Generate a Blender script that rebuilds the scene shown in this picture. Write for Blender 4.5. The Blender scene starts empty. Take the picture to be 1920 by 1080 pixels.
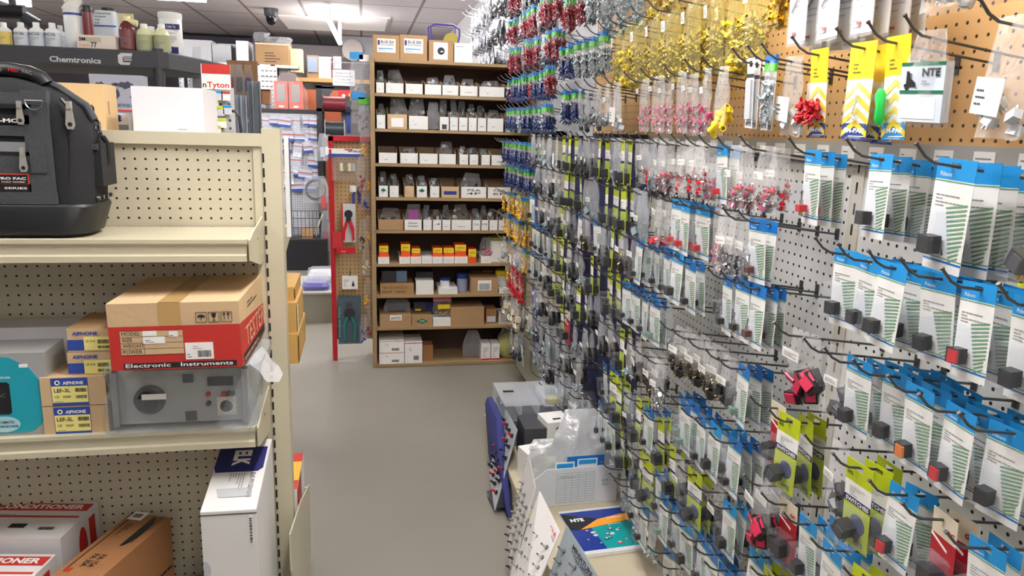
import bpy, bmesh, math, random
from mathutils import Matrix, Vector, noise
R=math.radians; PI=math.pi
S=bpy.context.scene; COL=S.collection
# ---------------------------------------------------------------- camera
F=1400.; H=1.55
_dy=Vector((-280,305,-F)).normalized()
_hx=Vector((math.cos(.029),-math.sin(.029),0))
_up=_hx.cross(_dy).normalized(); _rt=_dy.cross(_up)
CM=Matrix((_rt,_dy,_up))                       # rows: world axes in camera space
cd=bpy.data.cameras.new('camera'); cam=bpy.data.objects.new('camera',cd); COL.objects.link(cam)
cd.sensor_width=36; cd.lens=36*F/1920; cd.clip_start=.05; cd.clip_end=60
cam.matrix_world=Matrix.Translation((0,0,H))@CM.to_4x4()
S.camera=cam
def at(px,py,x=None,y=None,z=None):            # point of the place seen at a pixel, on a known plane
    r=CM@Vector((px-960,540-py,-F))
    i,v=(0,x) if x is not None else (1,y) if y is not None else (2,z)
    c=Vector((0,0,H)); t=(v-c[i])/r[i]
    return c+t*r
# ---------------------------------------------------------------- world, exposure
S.view_settings.view_transform='Standard'; S.view_settings.look='None'
S.view_settings.exposure=0.05; S.view_settings.gamma=1; S.view_settings.use_curve_mapping=False
S.cycles.transparent_max_bounces=20; S.cycles.max_bounces=6; S.cycles.caustics_reflective=False; S.cycles.caustics_refractive=False
S.cycles.use_denoising=True
w=bpy.data.worlds.new('world'); S.world=w; w.use_nodes=True
w.node_tree.nodes['Background'].inputs[0].default_value=(.9,.95,1,1)
w.node_tree.nodes['Background'].inputs[1].default_value=.55
# overhead lamps out of view (x, y, power)
# hanging battens (x, y, power): two bare tubes each, unseen; an up-facing light is added to brighten the ceiling
TROFFERS=[(-1.5,4.6,54),(.3,1.35,88),(.4,3.8,46),(-1.3,1.3,30),(-3.3,8.0,120),(.45,-1.0,40),(-2.8,3.2,40),(.75,6.0,84)]
# recessed ceiling panels
PANELS=[(-.65,9.87,30),(.02,9.6,30)]
CEIL=2.74
def area(name,x,y,z,sx,sy,p,col=(1,.97,.93)):
    l=bpy.data.lights.new(name,'AREA'); l.shape='RECTANGLE'; l.size=sx; l.size_y=sy; l.energy=p; l.color=col
    o=bpy.data.objects.new(name,l); COL.objects.link(o); o.location=(x,y,z); return o
LP=.36; LC=(1,.965,.955)
for q in TROFFERS:
    area("tube_light_down",q[0],q[1],CEIL-.17,.16,1.15,q[2]*LP,LC)
    o=area("tube_light_up",q[0],q[1],CEIL-.075,.16,1.15,q[2]*LP*.8,LC); o.rotation_euler=(PI,0,0)
for q in ((-.3,8.9,2.5,17),(-1.55,6.55,2.45,30)):      # bare tubes hanging below the ceiling
    l=bpy.data.lights.new('hanging_tube_light','POINT'); l.energy=q[3]; l.shadow_soft_size=.12; l.color=LC
    o=bpy.data.objects.new('hanging_tube_light',l); COL.objects.link(o); o.location=q[:3]
WASH=[(-2.3,5.8),(-.9,5.8),(.45,5.8)]          # tilted lamps added just above the view to brighten the far ceiling
for x,y in WASH:
    o=area('added_washer_light',x,y,2.58,1.1,.12,26 if x<0 else 13,LC); o.rotation_euler=(R(180-62),0,0)
for q in PANELS: area("panel_light",q[0],q[1],CEIL-.03,.5,1.1,q[2]*LP,LC)
# ---------------------------------------------------------------- materials
_mc={}
def lin(c): return tuple((v/12.92 if v<=.04045 else ((v+.055)/1.055)**2.4) for v in [k/255 for k in c])+(1,)
def mat(name,rgb,rough=.5,metal=0,var=.06,scale=8,bump=0,bscale=60,emit=0,spec=.5,coat=0):
    if name in _mc: return _mc[name]
    m=bpy.data.materials.new(name); m.use_nodes=True; nt=m.node_tree; b=nt.nodes['Principled BSDF']; c=lin(rgb)
    b.inputs['Roughness'].default_value=rough; b.inputs['Metallic'].default_value=metal
    b.inputs['Specular IOR Level'].default_value=spec; b.inputs['Coat Weight'].default_value=coat
    tc=nt.nodes.new('ShaderNodeTexCoord')
    n=nt.nodes.new('ShaderNodeTexNoise'); n.inputs['Scale'].default_value=scale; n.inputs['Detail'].default_value=4
    nt.links.new(tc.outputs['Object'],n.inputs['Vector'])
    mx=nt.nodes.new('ShaderNodeMix'); mx.data_type='RGBA'
    mx.inputs[6].default_value=tuple(max(0,v*(1-var)) for v in c[:3])+(1,)
    mx.inputs[7].default_value=tuple(min(1,v*(1+var)) for v in c[:3])+(1,)
    nt.links.new(n.outputs['Fac'],mx.inputs[0]); nt.links.new(mx.outputs[2],b.inputs['Base Color'])
    if bump:
        n2=nt.nodes.new('ShaderNodeTexNoise'); n2.inputs['Scale'].default_value=bscale; nt.links.new(tc.outputs['Object'],n2.inputs['Vector'])
        bp=nt.nodes.new('ShaderNodeBump'); bp.inputs['Strength'].default_value=bump; bp.inputs['Distance'].default_value=.004
        nt.links.new(n2.outputs['Fac'],bp.inputs['Height']); nt.links.new(bp.outputs[0],b.inputs['Normal'])
    if emit:
        b.inputs['Emission Color'].default_value=c; b.inputs['Emission Strength'].default_value=emit
    _mc[name]=m; return m
def peg(name,rgb,hole,axes,pitch=.0254,rad=.0031,off=(0,0),rough=.45,grain=0):
    """board with rows of round holes, in object coordinates"""
    m=mat(name,rgb,rough,0,.04,3); nt=m.node_tree; N=nt.nodes.new; K=nt.links.new
    b=nt.nodes['Principled BSDF']; src=b.inputs['Base Color'].links[0].from_socket
    tc=N('ShaderNodeTexCoord'); sp=N('ShaderNodeSeparateXYZ'); K(tc.outputs['Object'],sp.inputs[0])
    def M(op,a,c=None):
        n=N('ShaderNodeMath'); n.operation=op
        for i,v in enumerate((a,c)):
            if v is None: continue
            if isinstance(v,(int,float)): n.inputs[i].default_value=v
            else: K(v,n.inputs[i])
        return n.outputs[0]
    d=[]
    for ax,o in zip(axes,off):
        f=M('FRACT',M('ADD',M('DIVIDE',sp.outputs['XYZ'.index(ax)],pitch),o+100)); d.append(M('MULTIPLY',M('SUBTRACT',f,.5),pitch))
    r=M('SQRT',M('ADD',M('MULTIPLY',d[0],d[0]),M('MULTIPLY',d[1],d[1])))
    k=M('LESS_THAN',r,rad); mx=N('ShaderNodeMix'); mx.data_type='RGBA'
    K(k,mx.inputs[0]); K(src,mx.inputs[6]); mx.inputs[7].default_value=lin(hole); K(mx.outputs[2],b.inputs['Base Color'])
    return m
def film(name,tint=(255,255,255),alpha=.075,rough=.12,bump=.6,bscale=45,face=.42):
    """clear plastic: mostly transparent, with sharp glints on its creases"""
    if name in _mc: return _mc[name]
    m=bpy.data.materials.new(name); m.use_nodes=True; nt=m.node_tree; N=nt.nodes.new; K=nt.links.new
    for n in list(nt.nodes): nt.nodes.remove(n)
    out=N('ShaderNodeOutputMaterial'); tr=N('ShaderNodeBsdfTransparent'); gl=N('ShaderNodeBsdfPrincipled'); mx=N('ShaderNodeMixShader')
    tr.inputs[0].default_value=tuple(.35+.65*v for v in lin(tint)[:3])+(1,)
    gl.inputs['Base Color'].default_value=lin(tint); gl.inputs['Roughness'].default_value=rough; gl.inputs['Specular IOR Level'].default_value=1
    tc=N('ShaderNodeTexCoord'); n=N('ShaderNodeTexNoise'); n.inputs['Scale'].default_value=bscale; n.inputs['Detail'].default_value=2
    n.inputs['Distortion'].default_value=1.2; K(tc.outputs['Object'],n.inputs['Vector'])
    bp=N('ShaderNodeBump'); bp.inputs['Strength'].default_value=bump; bp.inputs['Distance'].default_value=.006
    K(n.outputs['Fac'],bp.inputs['Height']); K(bp.outputs[0],gl.inputs['Normal'])
    lw=N('ShaderNodeLayerWeight'); lw.inputs[0].default_value=.25; K(bp.outputs[0],lw.inputs['Normal'])
    a=N('ShaderNodeMath'); a.operation='MULTIPLY_ADD'; a.use_clamp=True; K(lw.outputs['Facing'],a.inputs[0]); a.inputs[1].default_value=face; a.inputs[2].default_value=alpha
    K(a.outputs[0],mx.inputs[0]); K(tr.outputs[0],mx.inputs[1]); K(gl.outputs[0],mx.inputs[2]); K(mx.outputs[0],out.inputs[0])
    _mc[name]=m; return m
BEIGE=mat('beige_enamel',(200,194,168),.35,0,.03,2)
BEIGEP=peg('beige_pegboard',(196,189,166),(38,32,24),'XZ',off=(.2,.45))
WPEG=peg('white_pegboard',(225,226,224),(30,30,30),'YZ',off=(0,.62),rad=.0036,rough=.4)
NPEG=peg('navy_pegboard',(48,52,98),(14,14,24),'YZ',off=(0,.62),rad=.0036,rough=.55)
OPEG=peg('brown_pegboard',(206,166,112),(60,38,18),'YZ',off=(0,.14),rad=.0033,rough=.5)
OPEGX=peg('brown_pegboard_small',(190,160,115),(40,28,18),'XZ',rad=.0035)
GPEGX=peg('grey_pegboard',(196,198,202),(70,70,74),'XZ',rad=.0045)
WHITE=mat('white_card',(238,238,234),.5); WHITEG=mat('white_gloss_plastic',(240,240,238),.25)
PAPER=mat('paper_label',(245,244,240),.6,0,.02); CARTON=mat('brown_cardboard',(172,138,98),.75,0,.07,14,.15,90)
CARTONL=mat('light_cardboard',(205,176,136),.75,0,.06,14,.15,90); CARTOND=mat('dark_cardboard',(160,112,70),.75,0,.08,12,.15,90)
TAPE=mat('packing_tape',(190,155,100),.2,0,.05); TAN=mat('tan_box_card',(222,190,140),.6,0,.04)
BLACK=mat('black_plastic',(30,31,34),.4); DARK=mat('dark_grey_plastic',(62,64,70),.45); INK=mat('black_ink',(28,28,32),.6); GREYI=mat('grey_print',(128,130,134),.6)
CHROME=mat('chrome_metal',(205,205,208),.18,1,.02); PULLM=mat('zip_pull_metal',(176,172,164),.3,.35,.04)
STEEL=mat('dull_steel',(150,152,156),.35,1,.05); BRASS=mat('brass_metal',(214,170,84),.25,1,.05)
WIRE=mat('dark_wire',(88,88,90),.35,.6,.05); WIREL=mat('galvanized_wire',(170,172,176),.3,.8,.05)
RED=mat('red_plastic',(196,28,40),.35); PINK=mat('pink_plastic',(214,96,128),.4); CRIM=mat('crimson_vinyl',(150,42,58),.4); BLUEP=mat('blue_plastic',(34,62,140),.4)
BLUE=mat('blue_header_print',(20,112,190),.4,0,.02); SKY=mat('sky_blue_print',(34,146,214),.4,0,.02); GREEN=mat('green_print',(92,150,84),.5,0,.02)
LIME=mat('lime_card_print',(190,205,30),.45,0,.03); GRN=mat('bright_green_print',(84,186,50),.5); YEL=mat('yellow_plastic',(240,208,38),.4); YELD=mat('olive_yellow_vinyl',(180,164,62),.4)
YELW=mat('warm_yellow_plastic',(238,180,30),.4); GREYV=mat('blue_grey_vinyl',(120,142,146),.4); NAVY=mat('navy_print',(36,40,104),.45); ORANGE=mat('orange_plastic',(226,120,34),.4)
REDP=mat('red_carton_print',(192,48,40),.6,0,.04); TEAL=mat('turquoise_print',(26,160,178),.5,0,.03); GRN2=mat('dark_green_print',(24,110,74),.5); BROWN=mat('brown_bakelite',(92,40,34),.35)
CREAM=mat('cream_plastic',(226,214,188),.45); WOOD=mat('plywood',(160,134,96),.6,0,.14,5,.1,40); WOODD=mat('dark_wood_back',(98,76,66),.7,0,.12,4)
SILV=mat('silver_foil',(158,160,166),.26,.85,.1,20,.5,60); CLEARW=mat('milky_plastic',(205,210,216),.3,0,.04)
FILM=film('clear_bag_film'); FILMW=film('milky_bag_film',(235,238,242),.17,.2); BLIS=film('clear_blister',(250,252,255),.02,.06,.12,12,.12)
FILMY=film('yellowish_bag_film',(240,232,170),.1); WRAP=film('crumpled_clear_wrap',(240,244,248),.11,.08,1,20,.45)
CLOUD=film('cloudy_bag_film',(228,230,232),.42,.2,.9,18,.4)
# ---------------------------------------------------------------- mesh builder
_tc={}
def textmesh(s,bold=0):
    k=(s,bold)
    if k in _tc: return _tc[k]
    c=bpy.data.curves.new('t','FONT'); c.body=s; c.size=1; c.resolution_u=2; c.fill_mode='FRONT'
    if bold: c.offset=.018*bold
    o=bpy.data.objects.new('t',c); COL.objects.link(o)
    dg=bpy.context.evaluated_depsgraph_get(); me=o.evaluated_get(dg).to_mesh()
    v=[tuple(p.co) for p in me.vertices]; f=[tuple(p.vertices) for p in me.polygons]
    o.evaluated_get(dg).to_mesh_clear(); bpy.data.objects.remove(o); bpy.data.curves.remove(c)
    xs=[p[0] for p in v] or [0]; ys=[p[1] for p in v] or [0]
    x0,x1,y0,y1=min(xs),max(xs),min(ys),max(ys)
    v=[((p[0]-x0)/max(1e-6,x1-x0),(p[1]-y0)/max(1e-6,y1-y0)) for p in v]
    _tc[k]=(v,f,(x1-x0)/max(1e-6,y1-y0)); return _tc[k]
class MB:
    def __init__(s): s.v=[]; s.f=[]; s.m=[]; s.mats=[]; s.T=Matrix()
    def mi(s,m):
        if m not in s.mats: s.mats.append(m)
        return s.mats.index(m)
    def add(s,vs,fs,m):
        n=len(s.v); k=s.mi(m); s.v+=[tuple(s.T@Vector(p)) for p in vs]
        s.f+=[tuple(n+i for i in f) for f in fs]; s.m+=[k]*len(fs)
    def box(s,x0,x1,y0,y1,z0,z1,m,front=None,top=None,sides=None):
        vs=[(x0,y0,z0),(x1,y0,z0),(x1,y1,z0),(x0,y1,z0),(x0,y0,z1),(x1,y0,z1),(x1,y1,z1),(x0,y1,z1)]
        s.add(vs,[(3,2,1,0),(2,3,7,6)],m)
        s.add(vs,[(0,1,5,4)],front or m); s.add(vs,[(4,5,6,7)],top or m); s.add(vs,[(1,2,6,5),(3,0,4,7)],sides or m)
    def quad(s,a,b,c,d,m): s.add([a,b,c,d],[(0,1,2,3)],m)
    def cyl(s,p0,p1,r0,m,r1=None,n=12,cap=1):
        r1=r0 if r1 is None else r1; p0=Vector(p0); p1=Vector(p1); d=(p1-p0).normalized()
        a=d.orthogonal().normalized(); b=d.cross(a); vs=[]
        for p,r in ((p0,r0),(p1,r1)):
            for i in range(n): t=2*PI*i/n; vs.append(p+a*r*math.cos(t)+b*r*math.sin(t))
        fs=[(i,(i+1)%n,n+(i+1)%n,n+i) for i in range(n)]
        if cap: fs+=[tuple(range(n-1,-1,-1)),tuple(range(n,2*n))]
        s.add(vs,fs,m)
    def tube(s,pts,r,m,n=6,closed=0):
        pts=[Vector(p) for p in pts]; L=len(pts); vs=[]; a=None
        for i,p in enumerate(pts):
            q0=pts[(i-1)%L] if (i or closed) else p; q1=pts[(i+1)%L] if (i<L-1 or closed) else p
            d=(q1-q0).normalized()
            a=d.orthogonal().normalized() if a is None else (a-d*a.dot(d)).normalized()
            b=d.cross(a)
            for k in range(n): t=2*PI*k/n; vs.append(p+a*r*math.cos(t)+b*r*math.sin(t))
        fs=[]
        for i in range(L if closed else L-1):
            j=(i+1)%L
            for k in range(n): fs.append((i*n+k,i*n+(k+1)%n,j*n+(k+1)%n,j*n+k))
        if not closed: fs+=[tuple(range(n-1,-1,-1)),tuple(range((L-1)*n,L*n))]
        s.add(vs,fs,m)
    def lathe(s,prof,c,m,n=20,axis='z'):
        vs=[];c=Vector(c)
        for r,h in prof:
            for i in range(n):
                t=2*PI*i/n; p=(r*math.cos(t),r*math.sin(t),h)
                if axis=='y': p=(p[0],-p[2],p[1])
                if axis=='x': p=(-p[2],p[0],p[1])
                vs.append(c+Vector(p))
        L=len(prof); fs=[]
        for j in range(L-1):
            for i in range(n): fs.append((j*n+i,j*n+(i+1)%n,(j+1)*n+(i+1)%n,(j+1)*n+i))
        fs+=[tuple(range(n-1,-1,-1)),tuple(range((L-1)*n,L*n))]; s.add(vs,fs,m)
    def prism(s,poly,d0,d1,m,axis='y',face=None):
        """poly of 2D points; axis y: (x,z); axis x: (y,z); axis z: (x,y)"""
        def P(p,d): return (p[0],d,p[1]) if axis=='y' else (d,p[0],p[1]) if axis=='x' else (p[0],p[1],d)
        n=len(poly); vs=[P(p,d0) for p in poly]+[P(p,d1) for p in poly]
        s.add(vs,[(i,(i+1)%n,n+(i+1)%n,n+i) for i in range(n)]+[tuple(range(n,2*n))],m); s.add(vs,[tuple(range(n-1,-1,-1))],face or m)
    def text(s,t,x,y,z,h,m,w=None,u=(1,0,0),v=(0,0,1),bold=0):
        """flat lettering, lower left corner at x,y,z, running along u with up v"""
        vs,fs,asp=textmesh(t,bold); w=w or h*asp; u=Vector(u).normalized(); v=Vector(v).normalized(); o=Vector((x,y,z))
        s.add([o+u*a*w+v*b*h for a,b in vs],fs,m)
    def lines(s,x,y,z,w,h,n,m,seed=1,u=(1,0,0),v=(0,0,1),fill=.3):
        """rows of small unreadable print as broken dashes"""
        r=random.Random(seed); u=Vector(u); v=Vector(v); o=Vector((x,y,z)); st=h/n
        for i in range(n):
            a=0
            while a<w:
                L=min(w-a,r.uniform(.05,.17)*w)
                if L>.01*w:
                    p=o+u*a+v*(i*st); s.quad(p,p+u*L*.85,p+u*L*.85+v*st*fill,p+v*st*fill,m)
                a+=L
                if r.random()<.12: break
    def bars(s,x,y,z,w,h,m,seed=3,u=(1,0,0),v=(0,0,1)):
        r=random.Random(seed); u=Vector(u); v=Vector(v); o=Vector((x,y,z)); a=0
        while a<w-.02*w:
            L=r.choice((.015,.03,.045))*w; p=o+u*a; s.quad(p,p+u*L,p+u*L+v*h,p+v*h,m); a+=L+r.choice((.015,.03))*w
    def loft(s,secs,m,closed=True):
        """secs: list of rings (equal length) of 3D points"""
        n=len(secs[0]); vs=[p for r in secs for p in r]
        fs=[(j*n+i,j*n+(i+1)%n,(j+1)*n+(i+1)%n,(j+1)*n+i) for j in range(len(secs)-1) for i in range(n)]
        if closed: fs+=[tuple(range(n-1,-1,-1)),tuple(range((len(secs)-1)*n,len(secs)*n))]
        s.add(vs,fs,m)
    def build(s,name,parent=None,smooth=0,bev=0,link=1,loc=None,ang=40):
        me=bpy.data.meshes.new(name); me.from_pydata(s.v,[],s.f)
        for m in s.mats: me.materials.append(m)
        me.polygons.foreach_set('material_index',s.m)
        if smooth: me.polygons.foreach_set('use_smooth',[True]*len(s.f)); me.set_sharp_from_angle(angle=R(ang))
        me.update(); o=bpy.data.objects.new(name,me)
        if link and not (parent and not parent.get('_l',1)): COL.objects.link(o)
        if parent: o.parent=parent
        if loc is not None: o.location=loc
        if bev:
            b=o.modifiers.new('bevel','BEVEL'); b.width=bev; b.segments=2; b.limit_method='ANGLE'; b.angle_limit=R(50)
        return o
def tag(o,label=None,cat=None,group=None,kind=None):
    if label: o['label']=label
    if cat: o['category']=cat
    if group: o['group']=group
    if kind: o['kind']=kind
    return o
def empty(name,loc=(0,0,0),rz=0,link=1):
    o=bpy.data.objects.new(name,None); o.empty_display_size=.05; o.location=loc; o.rotation_euler=(0,0,rz)
    if link: COL.objects.link(o)
    return o
def struct(o): o['kind']='structure'; return o
PROTO=[]
def proto(name): o=bpy.data.objects.new(name,None); o.empty_display_size=.03; o['_l']=0; PROTO.append(o); return o
def children(o): return KIDS.setdefault(o,[c for c in bpy.data.objects if c.parent==o])
KIDS={}
def inst(root,M,label,cat,group=None):
    def cp(o,par):
        c=o.copy(); COL.objects.link(c)
        if par: c.parent=par
        for k in children(o): cp(k,c)
        return c
    c=cp(root,None)
    if '_l' in c: del c['_l']
    c.matrix_world=M; tag(c,label,cat,group); return c
ORD='first second third fourth fifth sixth seventh eighth ninth tenth eleventh twelfth thirteenth fourteenth fifteenth sixteenth seventeenth eighteenth nineteenth twentieth twenty-first twenty-second twenty-third twenty-fourth twenty-fifth twenty-sixth'.split()
def fbox(mb,p0,q0,p1,q1,Y,d,m,**k):           # box whose front face is seen between two pixels, on the plane y=Y
    a=at(p0,q1,y=Y); b=at(p1,q0,y=Y); mb.box(min(a.x,b.x),max(a.x,b.x),Y,Y+d,min(a.z,b.z),max(a.z,b.z),m,**k); return a.x,b.x,a.z,b.z
def rr(x0,x1,y0,y1,r,z,n=4):                  # rounded rectangle ring
    out=[]
    for cx,cy,a0 in ((x1-r,y1-r,0),(x0+r,y1-r,90),(x0+r,y0+r,180),(x1-r,y0+r,270)):
        for i in range(n+1): t=R(a0+90*i/n); out.append((cx+r*math.cos(t),cy+r*math.sin(t),z))
    return out
def sheet(mb,w,h,t,m,seed=0,neck=.75,nx=8,nz=10,low=.6,jag=.004):
    """closed pillow-like bag hanging from its top edge at the origin, front towards -y"""
    for s in (-1,1):
        vs=[]
        for j in range(nz+1):
            v=j/nz; hw=w/2*(neck+(1-neck)*min(1,v*2.2)); b=math.sin(PI*min(1,v**low*1.0))**.7 if v<1 else 0
            b=max(b,0)*(.35+.65*v)
            for i in range(nx+1):
                u=i/nx; q=noise.noise(Vector((u*3+seed*7.3,v*4,s*2.0+seed)))
                e=math.sin(PI*u)**.6 if 0<u<1 else 0
                vs.append(((u-.5)*2*hw+jag*q*2,s*t/2*e*b*(1+.8*q)+jag*q*(1-e),-v*h+(jag*1.5*q if 0<v else 0)))
        n=nx+1; fs=[(j*n+i,j*n+i+1,(j+1)*n+i+1,(j+1)*n+i)[::s] for j in range(nz) for i in range(nx)]
        mb.add(vs,fs,m)
# ================================================================= the room
XR=1.06                                         # right wall plane (shelving boards)
def floor_mat():
    m=mat('floor_concrete',(132,128,118),.5,0,.12,1.6,.1,200); nt=m.node_tree
    return m
mb=MB(); mb.box(-5,1.3,-2.2,12.3,-.1,0,floor_mat()); struct(mb.build('floor'))
SEAM=mat('floor_seam',(84,82,76),.8)
for i,(a,b) in enumerate((((1.0,4.74),(1.02,3.4)),)):
    mb=MB(); mb.box(.985,.989,3.3,4.74,0,.0012,SEAM); struct(mb.build('trim_1'))
def ceil_mat():
    m=mat('ceiling_tile',(228,222,223),.8,0,.03,30); nt=m.node_tree; N=nt.nodes.new; K=nt.links.new
    b=nt.nodes['Principled BSDF']; src=b.inputs['Base Color'].links[0].from_socket
    tc=N('ShaderNodeTexCoord'); sp=N('ShaderNodeSeparateXYZ'); K(tc.outputs['Object'],sp.inputs[0]); fs=[]
    for ax,p,o in ((0,.605,.03),(1,1.18,.13)):
        n=N('ShaderNodeMath'); n.operation='MULTIPLY_ADD'; K(sp.outputs[ax],n.inputs[0]); n.inputs[1].default_value=1/p; n.inputs[2].default_value=50+o
        f=N('ShaderNodeMath'); f.operation='FRACT'; K(n.outputs[0],f.inputs[0])
        l=N('ShaderNodeMath'); l.operation='LESS_THAN'; K(f.outputs[0],l.inputs[0]); l.inputs[1].default_value=.03/p; fs.append(l.outputs[0])
    a=N('ShaderNodeMath'); a.operation='MAXIMUM'; K(fs[0],a.inputs[0]); K(fs[1],a.inputs[1])
    mx=N('ShaderNodeMix'); mx.data_type='RGBA'; K(a.outputs[0],mx.inputs[0]); K(src,mx.inputs[6]); mx.inputs[7].default_value=lin((158,146,146)); K(mx.outputs[2],b.inputs['Base Color'])
    return m
mb=MB(); mb.box(-5,1.3,-2.2,12.3,2.75,2.85,ceil_mat()); struct(mb.build('ceiling'))
WALLG=mat('wall_paint_grey',(150,146,146),.8,0,.05,2); WALLW=mat('wall_paint_white',(222,222,226),.7,0,.03,2); WALLD=mat('wall_paint_dark',(86,82,92),.8,0,.05,2)
mb=MB(); mb.box(XR+.06,XR+.16,-2.2,12.3,0,2.75,WALLW); struct(mb.build('wall_right'))
mb=MB(); mb.box(-5.1,-5,-2.2,12.3,0,2.75,WALLG); struct(mb.build('wall_left'))
mb=MB(); mb.box(-5,XR+.06,12.2,12.3,0,2.75,WALLD); struct(mb.build('wall_back'))
mb=MB(); mb.box(-5,XR+.06,-2.3,-2.2,0,2.75,WALLW); struct(mb.build('wall_front'))
DIFF=mat('lamp_diffuser',(255,252,246),.5,0,0,1,emit=5)
for i,(x,y,p) in enumerate(TROFFERS):
    t=empty('tube_lamp',(x,y,2.75)); tag(t,'white twin-tube ceiling lamp overhead out of view','light','twin-tube ceiling lamps overhead')
    mb=MB(); mb.box(-.05,.05,-.6,.6,-.04,0,WHITEG); mb.box(-.1,.1,-.6,-.58,-.15,-.03,WHITEG); mb.box(-.1,.1,.58,.6,-.15,-.03,WHITEG); mb.build('frame',t)
    for s in (-1,1): mb=MB(); mb.cyl((s*.05,-.58,-.13),(s*.05,.58,-.13),.013,DIFF,n=10); mb.build('tube',t,1)
SOFT=mat('soft_panel_diffuser',(235,228,224),.5,0,0,1,emit=.3)
for i,(x,y,p) in enumerate(PANELS):
    t=empty('ceiling_panel_light',(x,y,2.75)); tag(t,('left','right')[i]+' softly glowing recessed light panel in the distant tile ceiling','light')
    mb=MB(); mb.box(-.27,.27,-.57,.57,-.012,-.003,SOFT); mb.build('diffuser',t); mb=MB()
    for a,b,c,d in ((-.3,.3,-.6,-.57),(-.3,.3,.57,.6),(-.3,-.27,-.57,.57),(.27,.3,-.57,.57)): mb.box(a,b,c,d,-.014,0,WHITEG)
    mb.build('frame',t)
# hanging tube lamp, seen end on
_p=at(297,-5,z=2.56)
for (x,y,l) in ((_p.x,_p.y,'bare hanging fluorescent tube at the top edge above the black chemical shelf'),):
    TB_=mat('tube_glow',(255,255,255),.5,0,0,1,emit=14); t=empty('tube_lamp',(x,y,2.75)); tag(t,l,'light'); mb=MB(); mb.tube([(-.38,0,-.19),(.38,0,-.19)],.02,TB_,8); mb.build('tube',t,1); mb=MB(); mb.tube([(-.35,0,0),(-.35,0,-.19)],.006,WHITEG,5); mb.tube([(.35,0,0),(.35,0,-.19)],.006,WHITEG,5); mb.build('hanger',t)
TUBE=mat('tube_glow',(255,255,255),.5,0,0,1,emit=14)
t=empty('tube_lamp',(-.3,8.9,2.75)); tag(t,'bare glowing fluorescent tube slanting down below the ceiling tiles','light')
mb=MB(); mb.tube([(-.03,-.55,-.14),(.05,.5,-.26)],.028,TUBE,10); mb.build('tube',t,1)
mb=MB(); mb.tube([(-.03,-.6,-.03),(-.03,-.56,-.14)],.02,WHITEG,8); mb.tube([(.05,.52,-.02),(.05,.52,-.26)],.02,WHITEG,8); mb.build('lamp_holder',t,1)
# housings for the added, unseen ceiling washers
for i,(x,y) in enumerate(WASH):
    t=empty('added_ceiling_washer',(x,y-.05,2.75)); tag(t,'added white reflector lamp tilted at the ceiling, overhead out of view','light','added reflector lamps overhead')
    mb=MB(); mb.box(-.56,.56,-.03,.0,-.26,0,WHITEG); mb.box(-.56,.56,-.03,.06,-.27,-.255,WHITEG); mb.build('housing',t)
# dome camera
p=at(508,16,z=2.75)
t=empty('dome_camera',(p.x,p.y,2.75)); t.scale=(1.45,1.45,1.45); tag(t,'black dome security camera hanging from the white tile ceiling','camera')
mb=MB(); mb.lathe([(.05,0),(.052,-.02),(.048,-.05),(.04,-.06)],(0,0,0),DARK); mb.build('base',t,1)
mb=MB(); mb.lathe([(.038,-.055),(.036,-.085),(.026,-.11),(.008,-.12)],(0,0,0),mat('smoked_dome',(18,18,22),.1)); mb.build('dome',t,1)
p=at(25,22,y=3.7); t=empty('bullet_camera',(p.x,3.7,2.75)); tag(t,'dark security camera on a bracket above the white bottles at far left','camera')
mb=MB(); dz=p.z-2.75; mb.cyl((0,0,0),(0,0,-.01),.05,DARK); mb.cyl((0,0,0),(0,0,dz),.014,DARK); mb.build('bracket',t,1)
mb=MB(); mb.cyl((-.05,0,dz-.0),(.045,0,dz-.0),.03,BLACK); mb.cyl((.04,0,dz-.02),(.09,0,dz-.05),.026,DARK); mb.build('body',t,1)

# ================================================================= left gondola
G=empty('gondola_shelving',(-.24,2.12,0)); tag(G,'beige steel gondola shelving with pegboard back holding boxes and a black tool bag','shelving')
def gp(name,mb,**k):
    o=mb.build(name,G,**k); o.location=(.24,-2.12,0); return o
mb=MB(); mb.box(-1.6,-.275,2.10,2.112,.1,1.49,BEIGEP); gp('back_panel',mb)
mb=MB(); mb.box(-1.6,-.262,2.088,2.13,1.488,1.52,BEIGE); mb.box(-1.6,-.262,2.10,2.56,1.505,1.515,BEIGE); gp('top_rail',mb,bev=.002)
mb=MB(); mb.box(-.285,-.262,2.094,2.106,.1,1.49,BEIGE); mb.box(-.262,-.215,2.09,2.15,0,1.535,BEIGE)
for i in range(38):
    z=1.47-i*.0385
    if z>.1: mb.box(-.2615,-.2565,2.0893,2.09,z-.024,z,BLACK)
gp('upright',mb)
def gshelf(z,y0=1.85,first=0):
    mb=MB(); mb.box(-1.6,-.27,y0+.01,2.088,z-.012,z,BEIGE); sd=gp('shelf_deck',mb)
    mb=MB(); mb.prism([(y0+.012,z+.002),(y0-.003,z+.001),(y0-.003,z-.008),(y0+.004,z-.014),(y0+.004,z-.034),(y0-.002,z-.038),(y0-.002,z-.052),(y0+.012,z-.054)],-1.6,-.276,BEIGE,'x'); mb.build('price_rail',sd)
    mb=MB(); mb.prism([(y0-.004,z+.0),(y0+.06,z+.012),(2.085,z+.028),(2.085,z-.09),(2.02,z-.09),(y0+.03,z-.058),(y0-.002,z-.05)],-.27,-.266,BEIGE,'x')
    mb.cyl((-.266,y0+.12,z-.012),(-.2645,y0+.12,z-.012),.004,STEEL); gp('bracket',mb)
gshelf(1.275); gshelf(.80); 
mb=MB(); mb.box(-1.6,-.262,1.66,2.09,.16,.18,BEIGE); mb.box(-1.6,-.262,1.66,1.675,0,.16,BEIGE); gp('base_deck',mb)
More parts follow.
